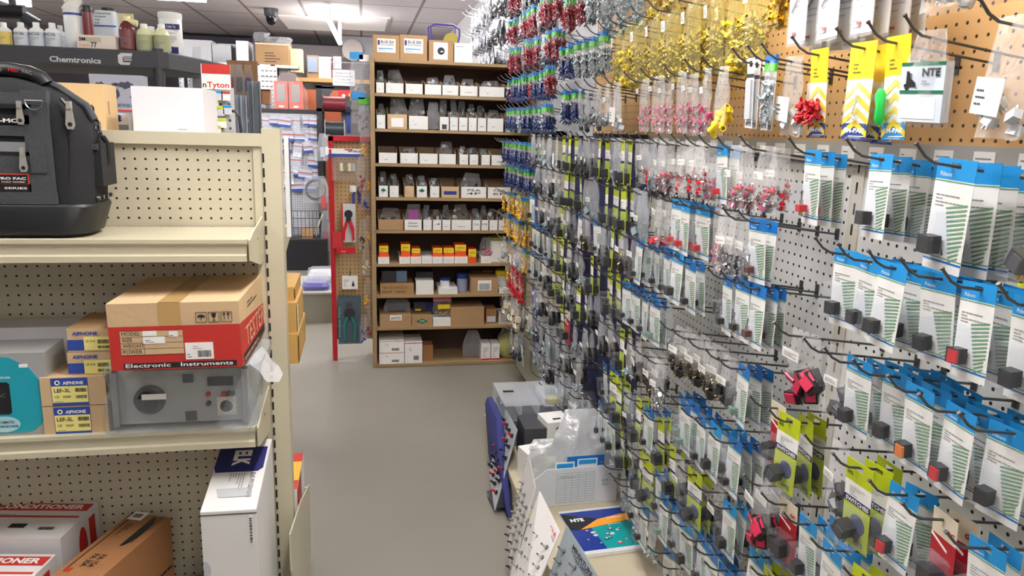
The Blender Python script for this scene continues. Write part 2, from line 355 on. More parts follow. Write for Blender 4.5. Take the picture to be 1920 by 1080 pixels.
# far side of the gondola: its shelves, brackets and base bin end
for z,y1 in ((1.215,2.52),(.86,2.42)):
    mb=MB(); mb.prism([(2.15,z-.07),(2.15,z+.02),(y1,z+.035),(y1,z-.01),(2.3,z-.05)],-.236,-.232,BEIGE,'x'); gp('far_bracket',mb)
    mb=MB(); mb.box(-1.6,-.24,2.15,y1,z-.005,z+.006,BEIGE); gp('far_shelf',mb)
mb=MB(); mb.prism([(2.1,.02),(2.56,.02),(2.56,.285),(2.2,.40),(1.9,.47),(1.9,.36)],-.208,-.204,BEIGE,'x'); gp('base_bin_side',mb)
mb=MB(); mb.box(-1.6,-.21,2.15,2.55,.1,.115,BEIGE); mb.box(-1.6,-.21,2.545,2.555,.02,.28,BEIGE); gp('base_bin',mb)
mb=MB(); mb.box(-.214,-.202,2.18,2.2,1.235,1.515,WHITE); mb.box(-.202,-.200,2.18,2.204,1.235,1.51,mat('blue_grey_edge',(84,92,120),.5)); tag(mb.build('sign_board'),'narrow white sign board with blue-grey edge fixed behind the beige upright','sign')
# ---------------------------------------------------------------- boxes on the far side
def carton(name,label,cat,x0,x1,y0,y1,z0,z1,m,rz=0,**k):
    t=empty(name,((x0+x1)/2,y0,z0),R(rz)); tag(t,label,cat); w=(x1-x0)/2
    mb=MB(); mb.box(-w,w,0,y1-y0,0,z1-z0,m,**k); mb.build('carton',t,bev=.0015); return t,w
KRAFTY=mat('mustard_carton',(190,152,84),.7,0,.06)
for i,(x0,x1,y0,y1,z0,z1,l) in enumerate(((-.30,-.19,2.16,2.42,.866,.955,'mustard box lowest in the stack beyond the beige upright'),
   (-.29,-.192,2.17,2.38,.955,1.045,'mustard box in the middle of the stack beyond the beige upright'),(-.31,-.2,2.2,2.42,1.045,1.085,'mustard box with reddish end, topmost of the stack beyond the upright'))):
    t,w=carton('mustard_box',l,'box',x0,x1,y0,y1,z0,z1,KRAFTY)
    mb=MB(); mb.box(w-.002,w+.0012,.0,.012,.006,z1-z0-.006,WHITE if i==1 else CARTOND); mb.build('box_flap',t)
for i,(y0,z0,l) in enumerate(((2.2,.115,'lower white and red box in the beige bin beyond the gondola'),(2.24,.275,'upper white box with red and orange print above the bin beyond the gondola'))):
    t,w=carton('printed_box',l,'box',-.44,-.212-.004*i,y0,y0+.27,z0,z0+.155,WHITE,sides=WHITE,top=REDP)
    mb=MB(); mb.quad((w+.001,.0,.08),(w+.001,.12,.08),(w+.001,.12,.15),(w+.001,.0,.15),REDP); mb.quad((w+.0015,.12,.03),(w+.0015,.135,.03),(w+.0015,.135,.155),(w+.0015,.12,.155),INK)
    mb.quad((-w*.2,.06,.1562),(w,.06,.1562),(w,.2,.1562),(-w*.2,.2,.1562),YELW); mb.build('print',t)
# ---------------------------------------------------------------- red instruments carton on the middle shelf
t=empty('instrument_carton',(-.43,1.78,.955)); tag(t,'brown and red electronic instruments carton on top of the bagged instrument','box')
RX0,RX1=-.572+.43,-.285+.43; RZ=.158
def sk(mb,pts): pass
mb=MB(); mb.T=Matrix.Rotation(R(-2),4,'Z')@Matrix.Rotation(R(-1.0),4,'Y')
mb.box(RX0,RX1,0,.44,.028,.028+RZ,CARTONL,sides=CARTONL); mb.build('carton',t,bev=.002)
def on(mb): mb.T=Matrix.Rotation(R(-2),4,'Z')@Matrix.Rotation(R(-1.0),4,'Y')@Matrix.Translation((0,0,.028))
mb=MB(); on(mb); W=RX1-RX0
mb.quad((RX0,-.0008,0),(RX1,-.0008,0),(RX1,-.0008,.104),(RX0,-.0008,.104),REDP)
mb.quad((RX1+.0008,0,0),(RX1+.0008,.44,0),(RX1+.0008,.44,.07),(RX1+.0008,0,.104),REDP); mb.build('red_print',t)
mb=MB(); on(mb)
x=RX0+.024; mb.quad((x,-.0012,.036),(x+.136,-.0012,.036),(x+.136,-.0012,.094),(x,-.0012,.094),CARTONL)
for i in range(5):
    z=.0365+i*.0143; mb.quad((x,-.0016,z-.0004),(x+.136,-.0016,z-.0004),(x+.136,-.0016,z+.0004),(x,-.0016,z+.0004),INK)
mb.quad((x+.05,-.0016,.036),(x+.0508,-.0016,.036),(x+.0508,-.0016,.094),(x+.05,-.0016,.094),INK)
for i,s in enumerate(('MODEL','SIZE','WEIGHT','POWER')): mb.text(s,x+.004,-.0018,.083-i*.0143,.0085,INK)
mb.box(RX0+.026,RX1-.012,-.0014,0,.0035,.0165,INK)
mb.text('Electronic   Instruments',RX0+.03,-.0018,.006,.0095,WHITE,w=W-.05,bold=1)
for i in range(3):
    bx=RX1-.096+i*.028; 
    for a,b,c,d in ((0,.024,0,.0006),(0,.024,.0234,.024),(0,.0006,0,.024),(.0234,.024,0,.024)): mb.box(bx+a,bx+b,-.0014,-.0004,.11+c,.11+d,INK)
    mb.T=mb.T
    if i==0: mb.prism([(bx+.003,.122)]+[(bx+.012+.009*math.cos(R(180-k*22.5)),.122+.006*math.sin(R(180-k*22.5))) for k in range(1,8)]+[(bx+.021,.122)],-.0014,-.0004,INK); mb.box(bx+.0115,bx+.0125,-.0014,-.0004,.114,.123,INK)
    if i==1: mb.prism([(bx+.007,.131),(bx+.017,.131),(bx+.016,.123),(bx+.0125,.12),(bx+.0125,.115),(bx+.016,.114),(bx+.008,.114),(bx+.0115,.115),(bx+.0115,.12),(bx+.008,.123)],-.0014,-.0004,INK)
    if i==2:
        for q in (.007,.016): mb.box(bx+q-.0005,bx+q+.0005,-.0014,-.0004,.115,.13,INK); mb.prism([(bx+q-.003,.127),(bx+q+.003,.127),(bx+q,.132)],-.0014,-.0004,INK)
mb.text('TESTER',RX1+.0012,.06,.03,.05,CARTONL,w=.26,u=(0,1,0)); mb.box(RX1,RX1+.0012,.02,.42,.003,.022,INK); mb.lines(RX1+.0013,.03,.006,.38,.015,1,CARTONL,u=(0,1,0)); mb.lines(RX1+.0013,.1,.12,.25,.02,2,INK,u=(0,1,0)); mb.build('printing',t)
mb=MB(); on(mb); mb.quad((RX0+.11,-.001,.104),(RX0+.158,-.001,.104),(RX0+.158,-.001,RZ),(RX0+.11,-.001,RZ),TAPE); mb.quad((RX0+.11,0,RZ+.001),(RX0+.158,0,RZ+.001),(RX0+.158,.44,RZ+.001),(RX0+.11,.44,RZ+.001),TAPE); mb.build('packing_tape',t)
mb=MB(); on(mb)
for a,b,c,d in ((.073,.103,.081,.093),(.073,.12,.063,.079),(.13,.149,.078,.09),(.163,.225,.022,.062)): mb.box(RX0+a,RX0+b,-.0022,-.0012,c,d,PAPER)
mb.lines(RX0+.078,-.0024,.066,.038,.009,2,NAVY); mb.lines(RX0+.132,-.0024,.08,.015,.006,1,INK); mb.bars(RX0+.19,-.0024,.027,.03,.016,INK); mb.lines(RX0+.18,-.0024,.047,.04,.01,2,GREYI)
mb.lines(RX0+.167,-.0024,.027,.018,.012,2,INK); mb.build('paper_sticker',t)
# ---------------------------------------------------------------- bagged instrument
t=empty('bagged_instrument',(-.445,1.862,.80)); tag(t,'grey bench instrument with black dial wrapped in clear plastic on the middle shelf','instrument')
GR=mat('instrument_grey',(176,178,172),.4); mb=MB(); mb.box(-.15,.155,.012,.20,.014,.15,GR); mb.build('case',t,bev=.003)
mb=MB()
for a in (-.158,.142): mb.box(a,a+.014,-.006,.02,.014,.152,CHROME)
mb.build('handle',t,bev=.003)
mb=MB(); mb.lathe([(.036,0),(.036,.012),(.03,.016),(.028,.03),(.024,.034),(.001,.034)],(-.075,.012,.078),BLACK,24,'y'); mb.build('dial',t,1)
mb=MB(); mb.box(.003,.027,.006,.012,.118,.138,BLACK); mb.box(.004,.03,.006,.012,.018,.042,BLACK); mb.box(.06,.12,.004,.012,.108,.13,mat('display_black',(24,30,34),.15)); mb.build('display',t)
mb=MB()
for x,z,m in ((.06,.086,RED),(.097,.086,RED),(.108,.086,BLACK),(.117,.086,BLACK),(.06,.062,BLACK)): mb.lathe([(.006,0),(.006,.01),(.004,.014)],(x,.012,z),m,12,'y')
mb.build('terminal',t,1)
mb=MB(); mb.box(.08,.125,.004,.012,.03,.078,CREAM); mb.lathe([(.019,0),(.019,.002),(.016,.002),(.015,-.001),(.001,-.001)],(.102,.004,.054),WHITEG,24,'y'); mb.box(.096,.099,.0015,.003,.052,.056,INK); mb.box(.105,.108,.0015,.003,.052,.056,INK); mb.build('socket',t)
for a in (-.13,.12):
    mb=MB(); mb.cyl((a,.05,0),(a,.05,.015),.01,BLACK); mb.build('foot',t)
mb=MB(); mb.box(-.085,-.03,-.024,-.0235,.088,.102,PAPER); mb.T=Matrix.Rotation(R(6),4,'Y'); mb.build('price_label',t)
mb=MB(); rings=[]
for j in range(9):
    v=j/8; z=.003+v*.165; ring=[]
    for (x,y,_) in rr(-.178+.01*v,.172+(.02*v),-.02,.21,.03,0,5):
        q=noise.noise(Vector((x*14,y*14,z*22))); ring.append((x+.012*q,y+.012*q,z))
    rings.append(ring)
mb.loft(rings,WRAP,True); mb.build('plastic_wrap',t,1,ang=80)
mb=MB(); 
def crump(mb,pts,m,seed=1):  # crumpled film sheet between two rails
    a,b=pts; n=len(a); vs=[]
    for j in range(6):
        for i in range(n):
            p=Vector(a[i]).lerp(Vector(b[i]),j/5); q=noise.noise_vector(p*30+Vector((seed,0,0))); vs.append(p+q*.008)
    mb.add(vs,[(j*n+i,j*n+i+1,(j+1)*n+i+1,(j+1)*n+i) for j in range(5) for i in range(n-1)],m)
crump(mb,[[(.15,-.03,.15),(.165,-.035,.12),(.18,-.03,.07),(.19,-.02,.03),(.16,-.03,.004)],[(.08,-.035,.02),(.1,-.04,.01),(.12,-.04,.0),(.14,-.045,-.005),(.15,-.04,-.008)]],WRAP)
crump(mb,[[(.16,.02,.16),(.17,.06,.17),(.175,.11,.17),(.18,.15,.16)],[(.205,-.01,.12),(.23,.02,.11),(.235,.05,.115),(.22,.08,.13)]],CLOUD,3)
mb.build('wrap_flap',t,1,ang=80)
# ---------------------------------------------------------------- aiphone cartons
BLUEL=mat('royal_blue_print',(46,76,160),.5); LYEL=mat('pale_yellow_label',(240,230,140),.6)
for i,z in enumerate((.80,.873)):
    t=empty('intercom_box',(-.69,1.862,z)); tag(t,('lower' if i==0 else 'upper')+' of the two brown LEF-3L intercom boxes left of the bagged instrument','box','LEF-3L intercom boxes')
    mb=MB(); mb.box(-.068,.075,0,.20,0,.071,CARTONL); mb.build('carton',t,bev=.0015)
    mb=MB(); mb.box(-.044,.036,-.001,0,.001,.069,BLUEL); mb.box(-.043,.035,-.0014,0,.008,.049,LYEL); mb.text('AIPHONE',-.018,-.0018,.053,.0085,PAPER,w=.045,bold=2)
    mb.lathe([(.006,0),(.006,.0006),(.003,.0006),(.003,0)],(-.03,-.001,.058),PAPER,14,'y'); mb.text('LEF-3L',-.038,-.0018,.034,.0095,INK,bold=1); mb.bars(.008,-.0018,.034,.025,.01,INK); mb.bars(.008,-.0018,.018,.025,.008,INK,4)
    mb.text('CE',-.038,-.0018,.02,.006,INK); mb.text('N229',-.019,-.0018,.02,.0055,INK,bold=1); mb.lines(-.038,-.0018,.01,.035,.005,1,GREYI); mb.build('label',t)
for i,z in enumerate((.944,1.002)):
    x=-.648+.004*i; t=empty('intercom_box',(x,1.875,z)); tag(t,('lower' if i==0 else 'upper')+' of the two small brown LE-DA intercom boxes above the LEF-3L boxes','box','LE-DA intercom boxes')
    mb=MB(); mb.box(-.05,.045,0,.16,0,.057,CARTONL,top=CARTON); mb.build('carton',t,bev=.0015)
    mb=MB(); mb.box(-.05,.045,-.0008,0,.004,.03,BLUEL); mb.box(-.014,.045,-.0014,0,.004,.036,LYEL); mb.text('AIPHONE',-.038,-.0014,.041,.009,BLUEL,w=.055,bold=2); mb.text('LE-DA',-.01,-.0018,.024,.0055,INK); mb.bars(.016,-.0018,.02,.025,.01,INK); mb.bars(.016,-.0018,.008,.025,.007,INK,7); mb.build('label',t)
# teal telephone recorder box
t=empty('recorder_box',(-.80,1.868,.80)); tag(t,'grey and turquoise automatic telephone recorder box at left end of the middle shelf','box')
GB=mat('grey_box_print',(160,162,160),.6); mb=MB(); mb.box(-.3,.056,0,.12,0,.205,GB); mb.build('carton',t,bev=.0015)
mb=MB(); pl=[(-.3,.008),(.0,.008)]+[(0+.05*math.sin(R(a)),.008+.065*(1-math.cos(R(a)))) for a in (20,45,70,90)]+[(.052,.1),(.045,.13),(.02,.17),(-.02,.195),(-.06,.2),(-.3,.2)]
mb.prism(pl,-.001,0,TEAL); mb.build('turquoise_print',t)
mb=MB(); mb.prism([(-.085,.055),(-.03,.055),(-.025,.06),(-.025,.13),(-.03,.135),(-.085,.135),(-.09,.13),(-.09,.06)],-.0016,0,BLACK); mb.text('VAC',-.06,-.002,.098,.009,GREYI); mb.lines(-.067,-.002,.088,.035,.006,1,DARK); mb.build('window_print',t)
mb=MB(); mb.prism([(-.045+.035*math.cos(R(a)),.03+.02*math.sin(R(a))) for a in range(0,360,20)],-.0016,0,mat('pale_aqua_print',(170,215,220),.5)); mb.text('AUTOMATIC',-.068,-.002,.032,.007,NAVY,w=.046,bold=1); mb.text('TELEPHONE RECORDER',-.076,-.002,.022,.006,NAVY,w=.062,bold=1)
mb.text('TELEPHONE CASSETTE RECORDER',-.15,-.002,.144,.005,PAPER,w=.13,bold=1); mb.text('VOICE ACTIVATED RECORDER SYSTEM',-.2,-.002,.152,.005,PAPER,w=.15,bold=1); mb.lines(-.2,-.002,.08,.09,.05,7,NAVY); mb.build('lettering',t)
mb=MB(); mb.box(.0,.018,-.0014,0,.17,.178,PAPER); mb.build('price_label',t)
t,w=carton('white_box','plain white box behind the grey and turquoise recorder box','box',-1.1,-.70,1.99,2.08,.80,1.035,mat('cool_white_card',(214,216,220),.6))
# ---------------------------------------------------------------- bottom shelf boxes
def P2(mb,t0): pass
# two line conditioner boxes (top faces seen)
for i,(x1,y0,z1,l) in enumerate(((-.765,1.90,.505,'red and white line conditioner box at the back of the bottom shelf'),(-.80,1.68,.475,'red and white line conditioner box in front of the other on the bottom shelf'))):
    t=empty('line_conditioner_box',(x1,y0,.18),R(-9)); tag(t,l,'box','line conditioner boxes')
    w=.42; d=.19+.01*i; h=z1-.18
    mb=MB(); mb.box(-w,0,0,d,0,h,mat('white_carton',(226,224,224),.6,0,.03)); mb.build('carton',t,bev=.002)
    mb=MB(); mb.box(-w,-.005,d-.05,d-.012,h,h+.0012,REDP); mb.text('LINE CONDITIONER',-.33,d-.043,h+.0016,.024,PAPER,w=.31,u=(1,0,0),v=(0,1,0),bold=2); mb.box(-.22,-.01,d-.086,d-.078,h,h+.001,REDP)
    mb.lines(-.3,d-.075,h+.0012,.25,.015,2,GREYI,u=(1,0,0),v=(0,1,0)); mb.box(-.16,-.12,d-.14,d-.12,h,h+.0012,INK); mb.bars(-.08,d-.15,h+.0014,.04,.014,INK,u=(1,0,0),v=(0,1,0)); mb.build('top_print',t)
    mb=MB(); mb.prism([(.1+.02*math.cos(R(a)),h-.08+.055*math.sin(R(a))) for a in range(0,360,24)],0,.0012,REDP,'x'); mb.box(0,.0012,.135,.165,.06,h-.02,REDP); mb.lines(.0014,.02,.05,.05,.1,8,INK,u=(0,1,0)); mb.box(0,.0012,.045,.075,.1,.15,INK); mb.build('side_print',t)
t,w=carton('tan_box','small mustard box corner in the bottom left corner of the bottom shelf','box',-1.05,-.845,1.70,1.8,.18,.39,KRAFTY)
# PA-15A brown box, leaning
t=empty('speaker_box',(-.70,1.74,.182),R(-19)); tag(t,'brown PA-15A carton with black oval handle hole on the bottom shelf','box')
mb=MB(); mb.box(-.06,.06,0,.33,0,.29,CARTOND); mb.build('carton',t,bev=.002)
mb=MB(); z=.2912; e=lambda cx,cy,a,b,z:[(cx+a*math.cos(R(k)),cy+b*math.sin(R(k))) for k in range(-90,91,15)]
mb.prism(e(.015,.25,.022,.075,0),z-.001,z,BLACK,'z'); mb.text('PA-15A',-.002,.13,z+.0005,.016,INK,w=.055,u=(0,-1,0),v=(1,0,0)); mb.text('PA-30A',-.022,.13,z+.0005,.016,INK,w=.055,u=(0,-1,0),v=(1,0,0)); mb.box(-.044,-.03,.05,.066,z-.001,z,REDP)
mb.box(-.046,-.044,.05,.3,z-.001,z,INK); mb.lines(-.03,.28,z+.0002,.12,.02,2,INK,u=(0,-1,0),v=(1,0,0)); mb.lines(.035,.33,z+.0002,.28,.014,2,INK,u=(0,-1,0),v=(1,0,0)); mb.box(-.05,-.01,.3,.34,z-.001,z+.0006,PAPER); mb.bars(-.043,.31,z+.001,.025,.02,INK,u=(1,0,0),v=(0,1,0))
mb.T=Matrix.Identity(4); mb.prism([(.1+.1*math.cos(R(k)),.1+.09*math.sin(R(k))) for k in range(-75,76,15)],.06,.0612,INK,'x'); mb.prism([(.085+.1*math.cos(R(k)),.1+.085*math.sin(R(k))) for k in range(-75,76,15)],.061,.0618,CARTOND,'x'); mb.lines(.0613,.2,.05,.12,.12,5,INK,u=(0,1,0)); mb.build('printing',t)
t,w=carton('cable_ties_box','blue box with yellow print lying low behind the brown carton','box',-.56,-.36,2.0,2.08,.18,.255,mat('petrol_box',(48,84,104),.6))
mb=MB(); mb.box(-w,w,-.001,0,.05,.07,BLUEL); mb.text('Full-Line Flasher',-w+.03,-.0015,.053,.012,YEL,w=.15); mb.build('lettering',t)
# ELK white box
t=empty('alarm_kit_box',(-.335,1.76,.18),R(-1)); tag(t,'tall white ELK box standing on end at right of the bottom shelf','box')
mb=MB(); mb.prism([(0,0),(.30,0),(.30,.50),(.0,.445)],-.062,.068,mat('white_mailer_card',(224,224,222),.6,0,.03),'x'); mb.build('carton',t,bev=.002)
mb=MB(); sl=math.atan2(.055,.30); mb.T=Matrix.Translation((0,0,.4455))@Matrix.Rotation(sl,4,'X')
mb.prism([(-.062,.175),(-.056,.155),(.05,.155),(.062,.17),(.062,.265),(-.062,.265)],0,.0012,NAVY,'z'); mb.text('ELK',.048,.275,.0018,.036,PAPER,w=.068,u=(0,-1,0),v=(-1,0,0),bold=3) if 0 else mb.text('ELK',-.02,.25,.0018,.045,PAPER,w=.07,u=(0,-1,0),v=(1,0,0),bold=3)
mb.text('ELK-M1GDVS40',.035,.148,.0012,.012,INK,w=.1,u=(0,-1,0),v=(1,0,0)); mb.lines(-.015,.148,.0012,.07,.04,6,GREYI,u=(0,-1,0),v=(1,0,0)); mb.quad((-.03,.05,.0012),(.05,.05,.0012),(.045,.085,.0012),(-.04,.085,.0012),mat('pale_grey_patch',(186,190,194),.5)); mb.build('top_print',t)
mb=MB(); mb.box(-.062,.068,-.0012,.002,.434,.4365,DARK); mb.box(.05,.058,-.0012,0,.35,.43,PAPER); mb.bars(.0505,-.0014,.355,.07,.006,INK,u=(0,0,1),v=(1,0,0)); mb.prism([(-.062,.26),(-.052,.265),(-.045,.28),(-.045,.295),(-.052,.31),(-.062,.315)],-.0012,0,mat('pale_grey_patch',(186,190,194),.5)); mb.build('front_print',t)
# ================================================================= tool bag
t=empty('tool_bag',(-.85,1.87,1.277)); tag(t,'black and grey zipped tool bag with rubber base on the top shelf','bag')
NYL=mat('black_nylon',(26,28,32),.85,0,.1,30,.3,300); WEB=mat('grey_webbing',(66,69,73),.7,0,.1,40,.4,400); WEBL=mat('light_grey_webbing',(128,131,134),.7,0,.1,40); RUB=mat('black_rubber',(24,26,28),.45)
def sec(z,x1,y0,y1,r): return rr(-.35,x1,y0,y1,r,z,6)
mb=MB(); mb.loft([sec(0,.205,.012,.16,.05),sec(.008,.222,.0,.175,.06),sec(.07,.238,-.004,.19,.06),sec(.076,.235,.0,.186,.06)],RUB); mb.build('rubber_base',t,1,ang=50)
mb=MB(); mb.loft([sec(.074,.232,.006,.184,.06),sec(.2,.238,.006,.184,.06),sec(.26,.228,.006,.18,.06),sec(.295,.21,.008,.178,.06),sec(.325,.175,.014,.17,.055),sec(.345,.135,.024,.16,.05),sec(.355,.10,.04,.145,.04)],NYL); mb.build('body',t,1,ang=50)
def fp(mb,p0,q0,p1,q1,m,o=.0,th=.004):
    a=at(p0,q1,y=1.87); b=at(p1,q0,y=1.87); mb.box(a.x+.85,b.x+.85,o-th+.004,.02,a.z-1.277,b.z-1.277,m)
mb=MB(); fp(mb,-60,174,60,192,WEB); fp(mb,-60,236,57,253,WEB); fp(mb,-60,267,57,283,WEBL); fp(mb,57,170,86,362,WEB,-.001); fp(mb,-60,361,106,382,WEB,-.002); fp(mb,60,268,84,324,WEBL if 0 else WEB,-.004); mb.build('webbing',t,bev=.001)
mb=MB(); fp(mb,-60,196,58,201,BLACK,-.001); fp(mb,-60,285,55,290,BLACK,-.001)
zx=[at(px,py,y=1.885) for px,py in ((115,185),(128,200),(132,240),(132,300),(131,370),(130,384))]; mb.tube([(p.x+.85,.012,p.z-1.277) for p in zx],.004,BLACK); mb.build('zipper',t)
def pull(px,py,s,y=-.006):
    a=at(px,py,y=1.87); x=a.x+.85; z=a.z-1.277; mb=MB()
    mb.prism([(x-.006*s,z-.001),(x+.006*s,z-.001),(x+.011*s,z-.045*s),(x+.007*s,z-.056*s),(x-.007*s,z-.056*s),(x-.011*s,z-.045*s)],y-.003,y,PULLM)
    mb.lathe([(.0055*s,0),(.0055*s,.0012)],(x,y-.003,z-.044*s),BLACK,12,'y'); mb.box(x-.005*s,x+.005*s,y-.006,y+.006,z-.006,z+.012*s,PULLM); mb.build('zipper_pull',t,bev=.0008)
pull(38,197,.75); pull(44,285,.78); pull(128,199,.9,.004)
mb=MB(); fp(mb,-60,292,58,326,WEB,-.0005); fp(mb,-60,326,54,344,mat('patch_red',(206,74,50),.5),-.002); fp(mb,-60,328,52,343,BLACK,-.0025); fp(mb,-60,344,58,360,BLACK,-.001); fp(mb,-60,216,54,230,BLACK,-.001)
b=lambda px,py:(lambda a:(a.x+.85,a.z-1.277))(at(px,py,y=1.87))
x,z=b(-42,336); mb.text('VETO PRO PAC',x,-.0032,z,.006,PAPER,w=b(50,336)[0]-x,bold=2); x,z=b(-40,341); mb.text('TOOL BAGS THAT WORK',x,-.0032,z-.0005,.003,PAPER,w=b(48,336)[0]-x,bold=1); x,z=b(-40,354); mb.text('TECH  SERIES',x,-.0022,z,.005,PAPER,w=b(50,336)[0]-x,bold=1)
x,z=b(-50,228); mb.text('TECH-MCT',x,-.0022,z,.009,PAPER,w=b(46,228)[0]-x,bold=2); mb.build('patch',t)
mb=MB(); c=b(65,186); mb.tube([(c[0]+.018*math.cos(R(a)),-.008,c[1]-.004+.02*math.sin(R(a))) for a in range(180,361,20)],.0022,STEEL,6); mb.tube([(c[0]-.018,-.008,c[1]-.004),(c[0]+.018,-.008,c[1]-.004)],.0022,STEEL,6); mb.build('d_ring',t,1)
mb=MB()
for px,py in ((11,181),(64,178),(17,316),(51,387),(102,388)):
    c=b(px,py); mb.lathe([(.006,0),(.006,.002),(.003,.0035),(.001,.0035)],(c[0],.006,c[1]),CHROME,12,'y')
for yy in (.05,.08,.11,.14): mb.lathe([(.006,-.002),(.006,.002),(.003,.0035)],(.236,yy,.088),CHROME,12,'x') if 0 else mb.cyl((.234,yy,.088),(.2405,yy,.088),.005,STEEL)
mb.build('rivet',t,1)
mb=MB(); h=[at(px,py,y=1.93) for px,py in ((-60,135),(-20,130),(20,131),(55,137),(78,147),(86,158))]; mb.tube([(p.x+.85,.06,p.z-1.277) for p in h],.0165,RUB,10); x,z=h[1].x+.85,h[1].z-1.277
mb.text('VETO',x+.005,.042,z-.004,.008,GREYI,u=(1,0,.0),bold=1); mb.text('PRO',x+.045,.042,z-.004,.008,RED,u=(1,0,-.05),bold=1); mb.text('PAC',x+.073,.042,z-.006,.008,GREYI,u=(1,0,-.18),bold=1); mb.build('handle',t,1)
mb=MB(); h=[at(px,py,y=1.94) for px,py in ((82,152),(110,165),(135,182),(160,198),(176,225))]; mb.tube([(p.x+.85,.075,p.z-1.277) for p in h],.009,WEB,8); mb.build('handle_strap',t,1)
mb=MB(); mb.box(.215,.25,.05,.15,.115,.215,NYL); mb.box(.212,.246,.045,.155,.2,.214,WEB); mb.tube([(.24,.06,.215),(.25,.06,.24),(.246,.07,.262),(.235,.08,.27)],.003,BLACK,6); mb.tube([(.245,.09,.23),(.252,.1,.21),(.252,.1,.18),(.247,.1,.165)],.006,BLACK,8); mb.build('side_pocket',t,bev=.006)
mb=MB()
for k in range(4): mb.tube([(.235-.004*k,.1+.012*math.cos(R(a)),.225+.022*k+.01*math.sin(R(a))) for a in range(0,360,45)],.002,BLACK,5,closed=1)
mb.build('chain',t,1)
# ================================================================= boxes on top of the gondola
t=empty('white_box',(-.515,2.22,1.515)); tag(t,'plain white box standing on the gondola top beside the red Tyton card','box')
mb=MB(); mb.box(-.092,.089,0,.2,0,.121,mat('bright_white_card',(226,226,233),.5,0,.02)); mb.build('carton',t,bev=.001); mb=MB(); mb.lines(.02,-.0006,.009,.05,.006,1,GREYI); mb.build('printing',t)
t=empty('tan_box',(-.75,2.26,1.515)); tag(t,'tan cardboard box with hand slot behind the black tool bag','box')
mb=MB(); mb.box(-.1,.063,0,.11,0,.124,TAN); mb.build('carton',t,bev=.0015); mb=MB(); mb.box(.0632,.0638,.03,.036,.045,.08,CARTOND); mb.build('hand_slot',t)
# clip strip with Tyton header
t=empty('cable_tie_display',(-.487,2.62,1.515)); tag(t,'grey pegboard strip with red and white Tyton header and small hanging packs','display')
g=lambda px,py:(lambda a:(a.x+.487,a.z-1.515))(at(px,py,y=2.62))
def gb(mb,p0,q0,p1,q1,m,y0=0,y1=.004):
    a=g(p0,q1); c=g(p1,q0); mb.box(a[0],c[0],y0,y1,a[1],c[1],m); return a,c
mb=MB(); gb(mb,386,165,438,253,GPEGX); mb.build('pegboard_strip',t)
mb=MB(); gb(mb,380,122,432,167,PAPER,-.012,-.008); gb(mb,380,122,432,138,REDP,-.013,-.012); a=g(382,165); a2=g(390,165); c=g(431,165); mb.text('n',a[0],-.0126,a[1]+.002,.012,INK,w=(a2[0]-a[0])*.85,bold=1); mb.text('Tyton',a2[0],-.0126,a[1]-.003,.023,REDP,w=c[0]-a2[0],bold=1); mb.build('header_card',t)
rd=random.Random(4)
for k,(px,py) in enumerate(((396,170),(411,170),(425,171),(403,188),(414,199),(428,197),(400,212),(418,222),(408,236))):
    a=g(px,py); mb=MB(); mb.box(a[0]-.013,a[0]+.013,-.02,-.016,a[1]-.03,a[1],rd.choice((PAPER,CLEARW,WHITE))); mb.box(a[0]-.013,a[0]+.013,-.021,-.02,a[1]-.009,a[1]-.001,(LIME,SKY,REDP,LIME)[k%4]); mb.cyl((a[0],-.02,a[1]-.004),(a[0],0,a[1]-.004),.0012,WIRE); mb.build('small_pack',t)
# ================================================================= black chemical shelf (behind)
CY=3.0
t=empty('plastic_shelving',(-.9,CY,0)); tag(t,'black plastic shelving with Chemtronics lettering carrying white chemical bottles','shelving')
CH=mat('charcoal_plastic',(58,60,66),.5,0,.05,20,.1,200)
mb=MB(); x1=.21
mb.prism([(-1.2,0),(x1-.03,0),(x1,.02),(x1+.12,.5),(x1+.12,.62),(-1.2,.62)],1.732,1.79,CH,'z'); mb.build('top_tray',t,bev=.004)
mb=MB(); mb.prism([(-1.2,0),(x1,0),(x1+.12,.5),(x1+.12,.62),(-1.2,.62)],1.3,1.34,CH,'z'); mb.build('lower_tray',t,bev=.004)
for x,y in ((.175,.02),(-.50,.03),(.25,.52),(-.62,.52)):
    mb=MB(); mb.cyl((x,y,0),(x,y,1.73 if y>.1 else 1.80),.019,CH); mb.build('post',t,1)
mb=MB(); a=at(93,115,y=CY-.001); b=at(188,100,y=CY-.001); mb.text('Chemtronics',a.x+.9,-.001,a.z-.001,.02,mat('silver_lettering',(196,198,200),.4),w=b.x-a.x,bold=1.5)
a=at(222,121,y=CY-.001); b=at(248,100,y=CY-.001); m=mat('silver_lettering',(196,198,200),.4)
X0=a.x+.9;X1=b.x+.9;Z0=a.z;Z1=b.z;dz=(Z1-Z0)
mb.prism([(X0+.012,Z1),(X1,Z1),(X1-.003,Z1-.28*dz),(X0+.02,Z1-.28*dz),(X0+.015,Z1-.4*dz),(X0+.015,Z0+.25*dz),(X0+.02,Z0+.22*dz),(X1-.008,Z0+.22*dz),(X1-.012,Z0),(X0+.008,Z0),(X0,Z0+.15*dz),(X0,Z1-.2*dz)],-.001,0,m)
for k in range(3): mb.box(X0+.018,X1-.004,-.001,0,Z1-(.4+.12*k)*dz,Z1-(.34+.12*k)*dz,m)
mb.build('lettering',t)
TZ=1.79
